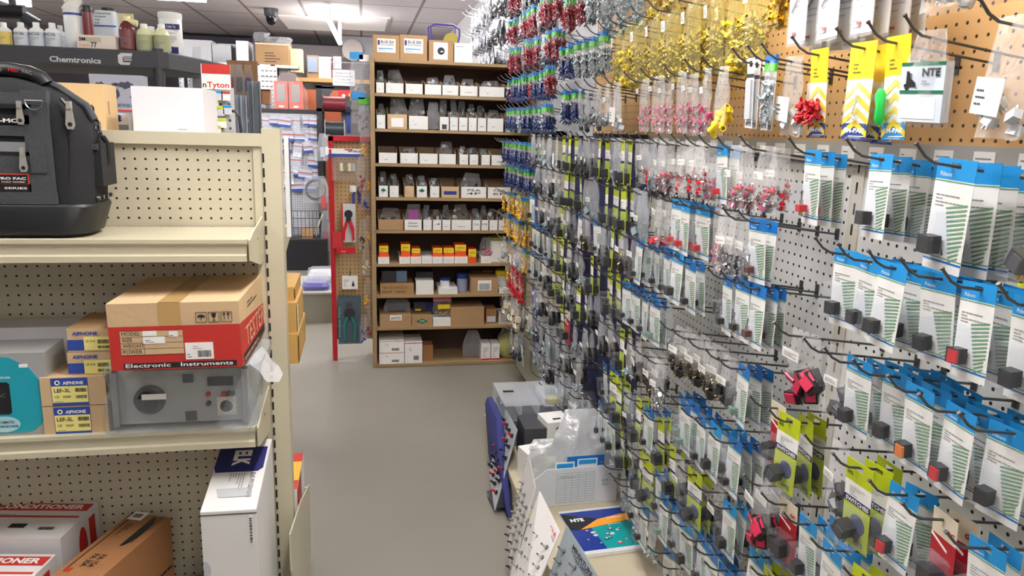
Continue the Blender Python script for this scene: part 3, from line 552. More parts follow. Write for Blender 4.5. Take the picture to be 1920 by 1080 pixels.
def bottle(name,label,cat,px,pt,wpx,m,capm,y=3.08,prof=0,group=None,lab=None,txt=None,cap=.22,txm=None,labz=(.05,.6)):
    p=at(px,pt,y=y); r=abs(at(px+wpx/2,pt,y=y).x-p.x); h=p.z-TZ
    t=empty(name,(p.x,y,TZ)); tag(t,label,cat,group)
    mb=MB()
    if prof==0: pr=[(r*.95,0),(r,.004),(r,h*.62),(r*.85,h*.72),(r*.45,h*.79),(r*.42,h*.82)]
    elif prof==1: pr=[(r*.95,0),(r,.005),(r,h*.86),(r*.9,h*.9)]
    else: pr=[(r*.9,0),(r,.01),(r,h*.55),(r*.8,h*.75),(r*.4,h*.86)]
    mb.lathe(pr,(0,0,0),m,20); mb.build('bottle_body',t,1)
    mb=MB(); cr=r*(.42 if prof!=1 else 1.04)
    mb.lathe([(cr,h*(.8 if prof!=1 else .86)),(cr,h*.985),(cr*.9,h)],(0,0,0),capm,20); mb.build('cap',t,1)
    if lab:
        mb=MB(); mb.lathe([(r*1.012,h*labz[0]),(r*1.012,h*labz[1])],(0,0,0),lab,20)
        mb.f.pop(); mb.m.pop(); mb.f.pop(); mb.m.pop()
        if txt: mb.text(txt,-r*.75,-r*1.03,h*.46,h*.1,txm or NAVY,w=r*1.4,bold=1)
        mb.lines(-r*.6,-r*1.03,h*.12,r*1.2,h*.28,6,GREYI); mb.build('label',t,1)
    return t,r,h
WB=mat('white_bottle_plastic',(232,236,236),.35); CLAB=mat('pale_blue_label',(206,216,224),.5)
for i,(px,pt) in enumerate(((38,42),(67,42),(97,43))):
    bottle('spray_bottle','white ECG bottle with blue-lettered label, '+ORD[i]+' from the left on the black shelf','bottle',px,pt,29,WB,WB,3.06,0,'ECG bottles on the black shelf',CLAB,'ECG')
bottle('spray_bottle','white bottle half hidden behind the ECG bottles beside the tall wipes tub','bottle',112,48,22,WB,WB,3.2,0,None,CLAB)
bottle('spray_bottle','white bottle with yellow label at the left edge of the black shelf','bottle',6,42,26,WB,WB,3.06,0,None,mat('yellow_label',(226,206,110),.5))
t,r,h=bottle('wipes_tub','tall white wipes tub with blue band and tissue sticking out','tub',136,15,36,WB,WB,3.12,1,None,None)
mb=MB(); mb.lathe([(r*1.05,h*.82),(r*1.05,h*.87)],(0,0,0),BLUEL,20); mb.build('blue_band',t,1)
mb=MB(); sheet(mb,.06,.035,.03,PAPER,5,.9,6,6,.5,.012); mb.T=Matrix(); o=mb.build('tissue',t,1); o.location=(0,0,h+.028)
t,r,h=bottle('spray_can','dark red aerosol can with black cap standing in the Super 77 box','can',162,11,20,mat('dark_red_can',(110,44,52),.35),BLACK,3.1,1,None,None)
t=empty('glue_box',(at(146,95,y=3.02).x,3.02,TZ)); tag(t,'white and beige Super 77 glue carton in front of the aerosol can','box')
a=at(146,95,y=3.02); b=at(216,68,y=3.02); w=b.x-a.x; h=b.z-TZ
mb=MB(); mb.box(0,w,0,.1,0,h,mat('cream_carton',(222,212,200),.6)); mb.build('carton',t,bev=.001); mb=MB(); mb.text('3M',.006,-.001,h*.55,h*.28,INK,w=.022,bold=2); mb.text('Super',.006,-.001,.003,h*.36,mat('salmon_print',(216,130,120),.5),w=.036,bold=0); mb.text('77',.044,-.001,.004,h*.4,INK,w=.02,bold=1); mb.box(.03,w*.62,-.0006,0,h*.5,h*.85,mat('olive_print',(186,180,156),.6)); mb.build('lettering',t)
t=empty('white_jug',(at(195,60,y=3.25).x,3.25,TZ)); tag(t,'large white rectangular jug with black cap behind the glue carton','jug')
a=at(172,60,y=3.25); b=at(216,20,y=3.25); w=(b.x-a.x)/2
mb=MB(); mb.loft([rr(-w,w,0,.14,.02,0),rr(-w,w,0,.14,.02,b.z-TZ-.03),rr(-w*.8,w*.8,.01,.13,.02,b.z-TZ)],CLAB); mb.build('body',t,1); mb=MB(); mb.cyl((0,.07,b.z-TZ),(0,.07,b.z-TZ+.016),.024,BLACK); mb.build('cap',t,1)
mb=MB(); mb.lines(-w*.7,-.001,.1,w*1.4,.06,5,GREYI); mb.box(-w,w,-.0008,0,b.z-TZ-.06,b.z-TZ-.055,BLUEL); mb.build('label',t)
t=empty('manila_envelope',(at(230,40,y=3.3).x,3.3,TZ)); tag(t,'yellowish folded sheet sticking up behind the spray bottles','paper')
mb=MB(); mb.box(-.05,.04,0,.004,0,at(230,25,y=3.3).z-TZ,mat('manila',(214,202,160),.6)); mb.build('sheet',t)
t,r,h=bottle('trigger_bottle','dark red liquid bottle with pale yellow cap beside the glue carton','bottle',237,30,32,mat('maroon_liquid',(98,44,48),.2),mat('pale_yellow_cap',(226,222,170),.35),3.06,2,None,mat('maroon_label',(120,70,70),.4))
mb=MB(); mb.cyl((.0,0,h*.85),(.035,0,h*.8),.012,mat('pale_yellow_cap',(226,222,170),.35)); mb.build('trigger',t,1)
OIL=mat('pale_oil',(214,216,178),.12); 
for i,(px,pt,l) in enumerate(((269,45,'left clear bottle of pale yellow fluid with white cap'),(283,50,'clear bottle of pale fluid half hidden between two others'),(302,46,'right clear bottle of pale yellow fluid in front of the white tub'))):
    bottle('fluid_bottle',l,'bottle',px,pt,32,OIL,WB,3.05 if i!=1 else 3.2,2,None,mat('olive_label',(160,168,130),.5),'CRC' if 0 else None,txm=INK)
t,r,h=bottle('wipes_tub','wide white tub with white lid and navy label at right of the black shelf','tub',318,24,43,WB,WB,3.22,1,None,None)
mb=MB(); mb.box(-.01,r,-r*1.03,-r,h*.6,h*.72,NAVY); mb.text('Cable Tie',-.006,-r*1.04,h*.63,h*.06,PAPER,w=r*.8); mb.lines(0,-r*1.03,h*.2,r*.7,h*.35,9,GREYI); mb.box(.0,r*.8,-r*1.02,-r,h*.05,h*.2,NAVY); mb.build('label',t)
# world map box, small boxes on the lower tray
t=empty('catalog_box',(at(225,250,y=2.46).x,2.46,1.516)); tag(t,'pale slate box printed with a dark world map between tan box and white box','box')
a=at(180,250,y=2.46); b=at(270,142,y=2.46); w=(b.x-a.x)/2; hh=b.z-1.516
MB_=mat('slate_print',(150,154,168),.5); mb=MB(); mb.box(-w,w,0,.06,0,hh,MB_); mb.build('carton',t,bev=.001); mb=MB(); ML=mat('map_dark_print',(58,60,74),.6)
for cx,cz,sx,sz in ((-.62,.8,.2,.1),(-.5,.62,.08,.12),(-.05,.82,.12,.06),(.0,.66,.1,.14),(.35,.82,.3,.1),(.6,.6,.1,.06)):
    mb.prism([(w*cx+w*sx*math.cos(R(k))*(1+.3*math.sin(k*3)),hh*cz+hh*sz*.6*math.sin(R(k))*(1+.3*math.cos(k*2))) for k in range(0,360,24)],-.001,0,ML)
mb.box(.0,w*.75,-.001,0,hh*.34,hh*.37,REDP); mb.text('NETWORK CABLE',0,-.001,hh*.42,hh*.06,NAVY,w=w*.8); mb.build('map_print',t)
t=empty('small_carton',(at(225,240,y=2.4).x,2.4,1.516)); tag(t,'small white box with drawing in front of the world map box','box')
a=at(210,240,y=2.4); b=at(241,213,y=2.4); w=(b.x-a.x)/2; mb=MB(); mb.box(-w,w,0,.05,0,b.z-1.515,PAPER); mb.build('carton',t); mb=MB(); mb.box(-w,w,-.001,0,0,.016,MB_)
for k in range(3): mb.prism([(-.008,.028+.006*k),(0,.024+.006*k),(.008,.028+.006*k),(0,.032+.006*k)],-.001,0,NAVY)
mb.build('printing',t)
t=empty('packing_bag',(at(130,140,y=3.3).x,3.3,1.6)); tag(t,'clear packing bag in the dark gap below the black shelf tray','bag'); mb=MB(); sheet(mb,.1,.1,.06,FILMW,8); mb.T=Matrix(); mb.box(-.04,.04,-.01,.02,-.09,-.02,CARTON); mb.build('bag_body',t,1)
# ================================================================= distance: stock shelving, displays
def bx(name,label,cat,p0,q0,p1,q1,Y,d,m,zb=None,parts=None,**k):
    a=at(p0,q1,y=Y); b=at(p1,q0,y=Y); w=(b.x-a.x)/2; z0=a.z if zb is None else zb
    t=empty(name,((a.x+b.x)/2,Y,z0)); tag(t,label,cat); mb=MB(); mb.box(-w,w,0,d,0,b.z-z0,m,**k); mb.build('carton',t,bev=.001); return t,w,b.z-z0
SH=at(500,121,y=9.0).z
t=empty('stock_shelving',(-.9,9.0,0)); tag(t,'grey slotted steel stock shelving behind the gondola carrying cartons','shelving')
X0,X1=at(335,140,y=9.0).x+.9,at(560,150,y=9.0).x+.9
for nm,z in (('top_shelf',SH),('shelf',SH-.6),('shelf',SH-1.2)):
    mb=MB(); mb.box(X0,X1,0,.45,z-.03,z,STEEL); mb.build(nm,t)
for x in (X0,X0+.8,X1-.3):
    for y in (0,.43): 
        mb=MB(); mb.box(x,x+.05,y,y+.03,0,SH,STEEL)
        for k in range(14): mb.box(x+.01,x+.02,y-.0012,y,SH-.06-k*.045,SH-.045-k*.045,INK)
        mb.build('post',t)
for a in ((('stock_box'),'light grey box at left end of the steel shelving top','box',345,76,397,122,9.05,.3,mat('grey_white_box',(190,192,196),.6)),
   ('black_case','dark plastic-wrapped case between grey box and white wrapped box','case',398,84,433,122,9.05,.25,mat('black_wrap',(48,56,66),.2)),
   ('stock_box','pale box behind the dark wrapped case on the steel shelving','box',410,83,445,122,9.33,.12,mat('grey_white_box',(190,192,196),.6)),
   ('stock_box','white plastic-wrapped box with brown side on the steel shelving','box',444,77,465,122,9.05,.4,mat('wrapped_white_box',(206,210,218),.3))):
    bx(*a[:1],*a[1:],zb=SH)
t,w,h=bx('open_carton','brown open carton with handwriting topped by crumpled plastic bags','box',480,82,541,121,9.0,.4,CARTON,SH)
mb=MB(); mb.lines(-.08,-.002,.03,.16,.12,4,INK,5); mb.box(-w,w,-.001,0,h-.02,h-.004,TAPE); mb.build('handwriting',t)
mb=MB(); 
for k,(dx,dw) in enumerate(((-.07,.1),(.02,.13),(.07,.1))):
    mb.T=Matrix.Translation((dx*1.7,.12,h+.08+.04*(k==0))); sheet(mb,dw*1.8,.1,.14,FILMW,k+3,.8,8,6,.5,.02)
mb.T=Matrix(); mb.build('plastic_bags',t,1)
bx('manila_carton','pale yellow wrapped carton right of the brown open carton','box',545,92,566,135,9.1,.2,mat('pale_yellow_wrap',(228,206,160),.4))
t,w,h=bx('printed_sheet','white sheet with small product pictures hung on the steel shelving','paper',484,124,519,167,8.98,.004,PAPER)
mb=MB(); 
for j in range(4):
    for i in range(4): mb.box(-w+.04+i*w*.42,-w+.07+i*w*.42,-.001,0,h*.1+j*h*.22,h*.15+j*h*.22,GREYI)
mb.box(-w,w,-.001,0,h*.52,h*.54,GREYI); mb.build('printing',t)
bx('stock_box','low dark brown carton on the middle steel shelf behind grey channels','box',490,168,530,195,9.05,.2,CARTOND)
# pink boxes in a bag hanging
t=empty('pink_box_bag',(at(540,140,y=8.8).x,8.8,at(540,136,y=8.8).z)); tag(t,'clear bag holding two salmon pink boxes, hanging over the white peg display','bag')
SAL=mat('salmon_box',(232,124,112),.6); mb=MB(); s=.00305
for dx in (-.037,.037): mb.box(dx-.034,dx+.034,-.02,.04,-.185,-.045,SAL); mb.box(dx-.02,dx+.02,-.022,-.02,-.15,-.06,mat('box_window_grey',(170,164,160),.3)); mb.box(dx-.012,dx+.012,-.022,-.02,-.178,-.168,PAPER)
mb.build('pink_boxes',t); hb=MB(); hb.tube([(0,0,-.005),(0,.06,.01),(0,.14,.012)],.002,WIREL,5); hb.build('hanger',t); t.scale=(2.1,1.6,2.1); mb=MB(); sheet(mb,.19,.195,.12,FILM,4,.35); mb.build('clear_bag',t,1)
# grey channels standing
for i,(p0,p1,q0,Y,m) in enumerate(((440,452,178,3.62,mat('pale_grey_channel',(168,176,190),.4)),(452,462,179,3.66,mat('pale_grey_channel',(168,176,190),.4)),(464,474,152,3.7,mat('grey_channel',(134,142,150),.4)),(473,488,152,3.72,mat('grey_channel',(134,142,150),.4)))):
    a=at(p0,q0,y=Y); b=at(p1,q0,y=Y); t=empty('wiring_channel',(a.x,Y,0)); tag(t,('palest ' if i==0 else '')+'tall grey plastic channel standing upright, '+ORD[i]+' from left behind the gondola','channel','upright grey channels')
    w=b.x-a.x; mb=MB(); mb.box(0,w,0,.004,0,a.z,m); mb.box(0,.004,-.02,0,0,a.z,m); mb.box(w-.004,w,-.02,0,0,a.z,m); mb.build('channel_body',t)
# small brown pegboard with bags behind Tyton display
t=empty('bag_board',(at(450,130,y=3.9).x,3.9,at(450,210,y=3.9).z)); tag(t,'small brown pegboard with clear bags between Tyton display and grey channels','display')
mb=MB(); mb.box(0,.02,0,.01,-at(450,210,y=3.9).z,0,STEEL); mb.box(-.06,.08,0,.01,.0,.24,mat('brown_board',(150,112,76),.6)); mb.build('board',t)
for k,x in enumerate((-.04,.0,.04)):
    mb=MB(); mb.T=Matrix.Translation((x,-.03,.22)); sheet(mb,.045,.15,.02,(FILM,FILMW)[k%2],k+11); mb.box(-.012,.012,-.004,.004,-.12,-.06,(CRIM,DARK,NAVY)[k]); mb.build('clear_bag',t,1)
t=empty('clear_sleeve',(at(368,90,y=3.3).x,3.3,at(368,88,y=3.3).z)); tag(t,'long clear plastic sleeve hanging right of the black shelf','bag'); mb=MB(); sheet(mb,.06,.22,.02,FILMW,2,.5); mb.build('sleeve',t,1)
t=empty('black_cable_hook',(at(443,215,y=2.5).x,2.5,1.516)); tag(t,'black curved handle standing beside the pale grey channels','handle'); mb=MB(); mb.tube([(.012,0,0),(.01,0,.03),(.008,0,.05),(-.0,0,.064),(-.012,0,.066)],.0045,BLACK,8); mb.build('handle_body',t,1)
# white peg display in black frame
PY=8.6; a=at(497,480,y=PY); b=at(603,212,y=PY); zb=a.z
BT=at(550,440,y=PY).z; t=empty('peg_display',(a.x,PY,0)); tag(t,'white pegboard display in black frame with carded packs, behind the aisle','display')
W=b.x-a.x; Hh=b.z
mb=MB(); mb.box(-.02,W,0,.01,.1,Hh,GPEGX); mb.build('pegboard',t)
mb=MB(); mb.box(-.05,W+.03,-.02,.03,Hh-.01,Hh+.03,BLACK); mb.box(-.05,-.015,-.02,.03,.0,Hh,BLACK); mb.box(W,W+.03,-.02,.03,.0,Hh,BLACK); mb.build('frame',t)
mb=MB(); mb.box(-.07,W+.05,-.4,.03,.0,BT,BLACK); mb.build('base',t,bev=.003)
mb=MB()
for k in range(11): mb.tube([(W*.35+k*.04,-.3,BT+.02),(W*.35+k*.04,-.3,BT+.3)],.003,BLACK,4)
for z in (.02,.12,.22,.3): mb.tube([(W*.35,-.3,BT+z),(W-.02,-.3,BT+z)],.004,BLACK,4)
mb.tube([(W-.02,-.3,BT+.3),(W-.02,0,BT+.3)],.004,BLACK,4); mb.tube([(W*.35,-.3,BT+.3),(W*.35,0,BT+.3)],.004,BLACK,4)
mb.build('wire_basket',t)
rd=random.Random(2); n=0
BKP=[]
for i in range(2):
    o=proto('carded_pack'); w_,h_=((.07,.075),(.055,.11))[i]
    mb=MB(); mb.box(-w_/2,w_/2,0,.004,-h_,-.02,mat('pale_blue_white_pack',(214,218,228),.35)); mb.box(-w_/2,w_/2,-.001,0,-.042,-.036,RED); mb.box(-w_/2,w_/2,-.001,0,-h_,-h_+.014,BLUEL if i==0 else PAPER); mb.build('pack_card',o)
    mb=MB(); sheet(mb,w_*1.1,h_*.7,.03,FILMW,i); mb.build('clear_bag',o,1,link=0); BKP.append(o)
for r_,zz in enumerate((.98,.86,.74,.62,.5,.38)):
    for c_ in range(6):
        if rd.random()<.12: continue
        x=.07+c_*.105+rd.uniform(-.02,.02); 
        inst(BKP[rd.random()<.35],Matrix.Translation((a.x+x,PY-.04-.05*rd.random(),BT+.2+(Hh-BT-.2)*zz))@Matrix.Rotation(rd.uniform(-.12,.12),4,'Y')@Matrix.Scale(rd.uniform(1.5,2.1),4),'white pack with red stripe, '+ORD[c_]+' from left in '+ORD[r_]+' row of the framed peg display','pack','white packs on the framed peg display')
t=empty('wrapped_goods',(a.x+.4,PY-.2,BT)); tag(t,'milky wrapped goods standing on the black base of the peg display','bag'); mb=MB(); mb.T=Matrix.Translation((0,0,.27)); sheet(mb,.22,.265,.15,FILMW,6,.5); mb.build('bag_body',t,1)
bx('small_box','small brown box at right on the black base of the peg display','box',566,428,586,440,PY-.3,.12,CARTON,BT)
# low platform with blue bags
t=empty('low_platform',(-.2,5.94,0)); tag(t,'low grey-beige platform on the floor behind the red rack','platform')
PL=mat('platform_laminate',(150,148,134),.5); mb=MB(); mb.box(-.42,.45,0,.68,.0,.235,PL); mb.build('body',t,bev=.003); mb=MB(); mb.box(-.43,.46,-.01,.69,.235,.25,mat('platform_top',(176,176,170),.45)); mb.build('top',t,bev=.003)
for i,(px,py,Y,w,h,m,l) in enumerate(((592,550,6.0,.2,.06,mat('violet_blue_goods',(70,66,160),.4),'clear bag of violet-blue items on the low platform'),(602,513,6.4,.22,.07,mat('pale_wrap_goods',(226,226,230),.4),'white wrapped pack lying at the back of the low platform'),(604,524,6.28,.16,.03,DARK,'dark flat pack on the low platform between white and blue bags'))):
    c=at(px,py,y=Y); t=empty('goods_bag',(c.x,Y,.251)); tag(t,l,'bag'); mb=MB(); mb.loft([rr(-w/2,w/2,0,.2,.05,0),rr(-w/2*1.05,w/2*1.05,-.01,.21,.06,h*.5),rr(-w/2*.85,w/2*.85,.02,.18,.05,h)],m); mb.build('contents',t,1)
    mb=MB(); mb.loft([[(p[0]+.02*noise.noise(Vector(p)*20),p[1],p[2]+.01*noise.noise(Vector(p)*30)) for p in rr(-w/2*q,w/2*q,-.02,.23,.05,z,4)] for q,z in ((1.1,0.002),(1.16,h*.5),(1,h*1.15))],WRAP); mb.build('clear_bag',t,1)
# black wire rack with spools
RY=8.5; a=at(592,158,y=RY); b=at(700,160,y=RY)
t=empty('spool_rack',(a.x,RY,0)); tag(t,'black steel spool rack holding red and dark wire reels behind the red rack','rack')
W=b.x-a.x+.05; Hh=a.z
for x in (0,W):
    for y in (0,.25):
        mb=MB(); mb.box(x,x+.06,y,y+.05,0,Hh,BLACK); mb.build('post',t)
for z in (Hh-.02,Hh-.26,Hh-.75,Hh-1.2,.5):
    mb=MB(); mb.box(0,W,0,.03,z-.02,z+.012,BLACK); mb.box(0,.02,0,.25,z-.01,z+.008,BLACK); mb.build('rail',t)
mb=MB(); mb.prism([(.06,Hh-.24),(.2,Hh-.02),(.06,Hh-.02)],.0,.004,DARK); mb.build('gusset',t)
def spool(label,px,py,Y,r,w,m,fm,axis='x'):
    c=at(px,py,y=Y); t=empty('wire_spool',c); tag(t,label,'reel')
    mb=MB(); mb.lathe([(r*.8,-w/2),(r*.8,w/2)],(0,0,0),m,22,axis); mb.build('wound_wire',t,1)
    for s in (-1,1): mb=MB(); mb.lathe([(r,s*w/2-.003),(r,s*w/2+.003)],(0,0,0),fm,22,axis); mb.build('flange',t,1)
    return t
spool('dark red spool of wire on the upper bar of the black rack',627,194,RY-.08,.09,.23,mat('dark_red_wire',(110,26,38),.4),mat('dark_red_wire',(110,26,38),.4))
spool('black spool with pale flanges behind the top of the red rack',628,242,RY-.08,.1,.2,mat('dark_teal_wire',(40,50,56),.4),mat('pale_flange',(206,196,196),.4))
spool('grey paper reel high on the distant wall panel',661,94,10.9,.14,.05,mat('cream_reel',(206,200,194),.5),mat('cream_reel',(206,200,194),.5),'y')
t,w,h=bx('tape_dispenser','red tape dispenser with white core on the black rack','dispenser',634,168,658,180,RY+.02,.06,RED); mb=MB(); mb.lathe([(.02,0),(.02,.05)],(-.01,-.01,0),PAPER,14,'y'); mb.cyl((.05,-.01,0),(.05,-.01,.03),.01,YELW); mb.build('core',t,1)
bx('blue_tube_pack','tall navy tube leaning inside the black spool rack','tube',650,200,657,250,RY+.08,.04,BLUEP)
bx('binder','dark binders standing inside the black spool rack','binder',640,205,649,232,RY+.1,.1,mat('slate',(70,74,84),.5))
t=empty('cable_coil',(at(592,355,y=8.35).x,8.35,at(592,330,y=8.35).z)); tag(t,'black cable coil in silver bag hanging on the black rack post','cable')
mb=MB(); 
for k in range(3): mb.tube([(.06*math.cos(R(a_)),.01*k,-.085+.06*math.sin(R(a_))-.004*k) for a_ in range(0,360,20)],.007,BLACK,6,closed=1)
mb.build('coil',t,1); t.scale=(1.7,1.7,1.7); mb=MB(); sheet(mb,.16,.17,.05,FILMW,5,.7); mb.build('bag_film',t,1)
t=empty('white_hose_loop',(at(600,430,y=8.42).x,8.42,at(600,430,y=8.42).z)); tag(t,'pale hose loop hanging beside the black rack post','cable'); mb=MB(); mb.tube([(.02,0,.1),(-.02,0,.0),(-.03,0,-.12),(-.01,0,-.25),(.02,0,-.3)],.006,CREAM,6); mb.build('loop',t,1); t.scale=(1.7,1.7,1.7)
for i,(px,py,h_,m) in enumerate(((604,250,.17,FILMW),(612,252,.15,FILMW),(606,335,.22,FILM),(610,395,.26,FILMW),(606,470,.25,FILM))):
    t=empty('hanging_bag',(at(px,py,y=8.3).x,8.3,at(px,py,y=8.3).z)); t.scale=(1.7,1.7,1.7); tag(t,'clear bag, '+ORD[i]+' from top in the column hanging left of the red rack','bag','bags left of the red rack')
    mb=MB(); sheet(mb,.06,h_,.03,m,i+20,.6); mb.build('clear_bag',t,1)
    mb=MB(); mb.box(-.014,.014,-.006,.006,-h_*.85,-h_*.5,(CLEARW,WHITE,RED,CRIM,BLACK)[i]); mb.build('contents',t)
# back wall bits
mb=MB(); a=at(555,152,y=10.5); b=at(655,146,y=10.5)
t=empty('wall_shelf',(a.x,10.5,a.z)); tag(t,'pale wooden wall shelf across the distant back area','shelf'); mb.box(0,b.x-a.x+.3,0,.3,0,.05,mat('pine_board',(206,160,98),.6)); mb.build('board',t)
for z,k in ((.0,0),): 
    mb=MB(); mb.box(.05,.09,.26,.3,-a.z,0,WOOD); mb.build('bracket_post',t)
SZ=a.z+.05
bx('far_box','brown box with blue-white picture label on the distant wooden shelf','box',576,104,597,143,10.55,.2,CARTON,SZ); bx('picture_card','blue and white picture pack leaning on the brown box far back','pack',577,107,595,135,10.53,.01,mat('blue_white_picture',(150,166,190),.5))
t,w,h=bx('far_box','white box with red edge beside brown box on the distant shelf','box',598,107,622,143,10.55,.2,PAPER,SZ); mb=MB(); mb.box(w-.012,w,-.002,0,.01,h-.02,REDP); mb.lines(-.02,-.002,.05,.04,.1,3,GREYI); mb.build('printing',t)
bx('jar_stack','grey clear jars stacked on the distant shelf','jar',625,106,640,143,10.55,.12,mat('jar_grey',(150,150,154),.2),SZ)
bx('wall_panel','pale grey panel on the far wall behind the round reel','panel',642,70,700,108,10.96,.02,mat('panel_grey',(176,176,182),.5))
bx('orange_board','large orange-brown board standing behind the black spool rack','board',563,170,640,255,9.7,.03,mat('rust_board',(176,92,54),.6),0.0)
bx('dark_cabinet','tall dark shelving unit against the back wall','cabinet',340,72,480,300,11.6,.4,mat('far_dark',(70,66,78),.7),0.0)
bx('grey_partition','grey partition panel behind the distant wooden shelf','panel',480,90,700,400,11.0,.04,mat('partition_grey',(132,126,128),.7),0.0)
# paper sign
t,w,h=bx('paper_sign','white sign asking customers to request assistance before cutting wire','sign',624,132,665,160,8.4,.003,PAPER)
mb=MB()
for i,(s_,ww) in enumerate((('PLEASE ASK FOR',.8),('ASSISTANCE BEFORE',.95),('CUTTING WIRE',.7),('YOU CUT IT YOU BUY IT',1))): mb.text(s_,-w*ww*.85,-.001,h*(.74-.2*i),h*.1,NAVY,w=w*1.7*ww)
mb.build('lettering',t); mb=MB(); mb.tube([(-w*.8,0,h),(-w*.8,0,h+.12)],.003,WIREL,5); mb.tube([(w*.8,0,h),(w*.8,0,h+.12)],.003,WIREL,5); mb.build('hanger',t)
t=empty('bracket_wire',(at(645,118,y=8.4).x,8.4,at(645,118,y=8.4).z)); tag(t,'thin double wire arm holding the paper sign','bracket'); mb=MB(); mb.tube([(-.14,0,-.07),(-.14,0,.0),(.4,0,.01)],.004,WIREL,5); mb.tube([(-.14,0,-.07),(.4,0,-.05)],.004,WIREL,5); mb.build('wire',t)
# ================================================================= red rack with tools
RY=4.95
t=empty('red_rack',(0,RY,0)); tag(t,'red framed pegboard rack of hand tools at the end of the plywood shelves','rack')
RF=mat('red_enamel',(186,30,40),.35); XL=-.215; XRR=.044; ZT=1.476
mb=MB(); mb.box(XL,XL+.03,-.02,.03,.0,ZT,RF); mb.build('post',t,bev=.002); mb=MB(); mb.box(XL,XRR,-.02,.03,ZT-.028,ZT+.006,RF); mb.build('top_rail',t,bev=.002)
mb=MB(); mb.box(XL+.02,XRR+.015,.01,.018,.14,ZT-.02,OPEGX); mb.build('pegboard',t); mb=MB(); mb.box(XL,XL+.025,-.015,.02,0.0,.14,RF); mb.box(XL,XRR,-.01,.02,.8,.83,RF) if 0 else None; mb.build('foot',t)
def rk(name,label,cat,px,py,Y=4.91):
    p=at(px,py,y=Y); t=empty(name,p); tag(t,label,cat); return t
t=rk('header_pack','clear pouch with red and blue Safe Circuits header on the red rack','pack',652,285); mb=MB(); mb.box(-.12,.1,-.005,0,-.03,.02,PAPER); mb.box(-.12,.1,-.006,-.004,-.03,-.012,BLUEL); mb.box(-.115,-.1,-.007,-.005,-.01,.015,RED); mb.text('SAFE CIRCUITS',.0,-.007,0,.012,NAVY,w=.09,bold=1); mb.box(-.02,.03,-.007,-.005,.012,.018,RED); mb.build('header_card',t)
mb=MB(); mb.T=Matrix.Translation((0,0,-.02)); sheet(mb,.2,.16,.02,FILM,3,1); mb.build('pouch',t,1); mb=MB()
for k in range(4): mb.box(-.05+.025*k,-.03+.025*k,-.006,.006,-.12,-.07,(CREAM,mat('olive_item',(130,134,96),.5),CREAM,GR)[k])
mb.build('contents',t)
t=rk('wire_stripper','red and black handled wire stripper carded on the red rack','tool',653,385); mb=MB(); mb.box(-.045,.045,0,.004,-.24,.01,mat('grey_card_back',(206,206,208),.5)); mb.box(-.045,-.034,-.001,0,-.24,.01,REDP); mb.build('card',t)
mb=MB(); mb.lathe([(.026,0),(.026,.008),(.001,.008)],(0,-.004,-.055),BLACK,18,'y'); mb.prism([(-.012,-.07),(.012,-.07),(.02,-.11),(-.02,-.11)],-.014,-.004,BLACK); mb.build('jaw',t,1)
for s in (-1,1):
    mb=MB(); mb.prism([(s*.004,-.1),(s*.02,-.1),(s*.036,-.15),(s*.036,-.22),(s*.024,-.23),(s*.02,-.17),(s*.006,-.125)][::s],-.02,-.004,RED); mb.build('handle',t,bev=.002)
t=rk('crimp_tool','teal handled crimping tool in clear ProsKit blister at the bottom of the red rack','tool',655,560); mb=MB(); mb.box(-.075,.075,.002,.006,-.31,.02,mat('slate_card',(66,88,96),.5)); mb.text('ProsKit Tool',-.06,.001,-.26,.014,mat('pale_teal',(150,200,205),.5),w=.2,u=(0,0,1),v=(-1,0,0)); mb.build('card',t)
mb=MB(); mb.lathe([(.035,0),(.035,.01)],(.0,-.004,-.1),BLACK,18,'y'); mb.box(-.02,.02,-.012,-.002,-.08,-.03,DARK); mb.build('tool_head',t,1)
TE=mat('teal_handle',(24,122,118),.35)
for s in (-1,1): mb=MB(); mb.tube([(s*.012,-.01,-.12),(s*.035,-.01,-.18),(s*.03,-.01,-.28)],.01,TE,8); mb.build('handle',t,1)
mb=MB(); mb.box(-.07,.07,-.03,.0,-.3,0,BLIS); mb.build('blister',t,bev=.006)
t=rk('tool_card','white card with small black nippers on the red rack pegboard','tool',656,517); mb=MB(); mb.box(-.05,.05,0,.003,-.09,.0,PAPER); mb.prism([(-.004,0),(.006,0),(.002,.06)],-.002,.002,DARK); mb.prism([(.01,-.07),(.02,-.03),(.03,-.07)],-.002,0,INK); mb.lines(-.04,-.001,-.07,.04,.05,5,GREYI); mb.build('card',t)
t=rk('pliers','blue handled pliers with white price tag on the red rack','pliers',668,345); mb=MB()
for s in (-1,1): mb.tube([(0,0,-.03),(s*.02,0,-.07),(s*.018,0,-.12)],.008,mat('cobalt_handle',(44,70,170),.4),7)
mb.build('handle',t,1); mb=MB(); mb.box(-.04,.0,-.012,-.01,-.05,-.01,PAPER); mb.lines(-.037,-.0125,-.045,.034,.03,3,GREYI); mb.build('price_tag',t); mb=MB(); mb.prism([(-.008,0),(.008,0),(.006,-.035),(-.006,-.035)],-.004,.004,STEEL); mb.build('jaw',t)
t=rk('red_pouch','red pouch and header card low on the left of the red rack','pouch',648,440); mb=MB(); mb.box(-.085,-.02,0,.006,-.09,.02,mat('red_card_faded',(196,50,56),.5)); mb.box(-.06,.06,-.01,-.007,-.12,-.08,RED); mb.text('archon',-.03,-.011,-.11,.01,PAPER,w=.05) if 0 else mb.lines(-.03,-.011,-.11,.06,.012,1,PAPER); mb.build('card',t)
rd=random.Random(8)
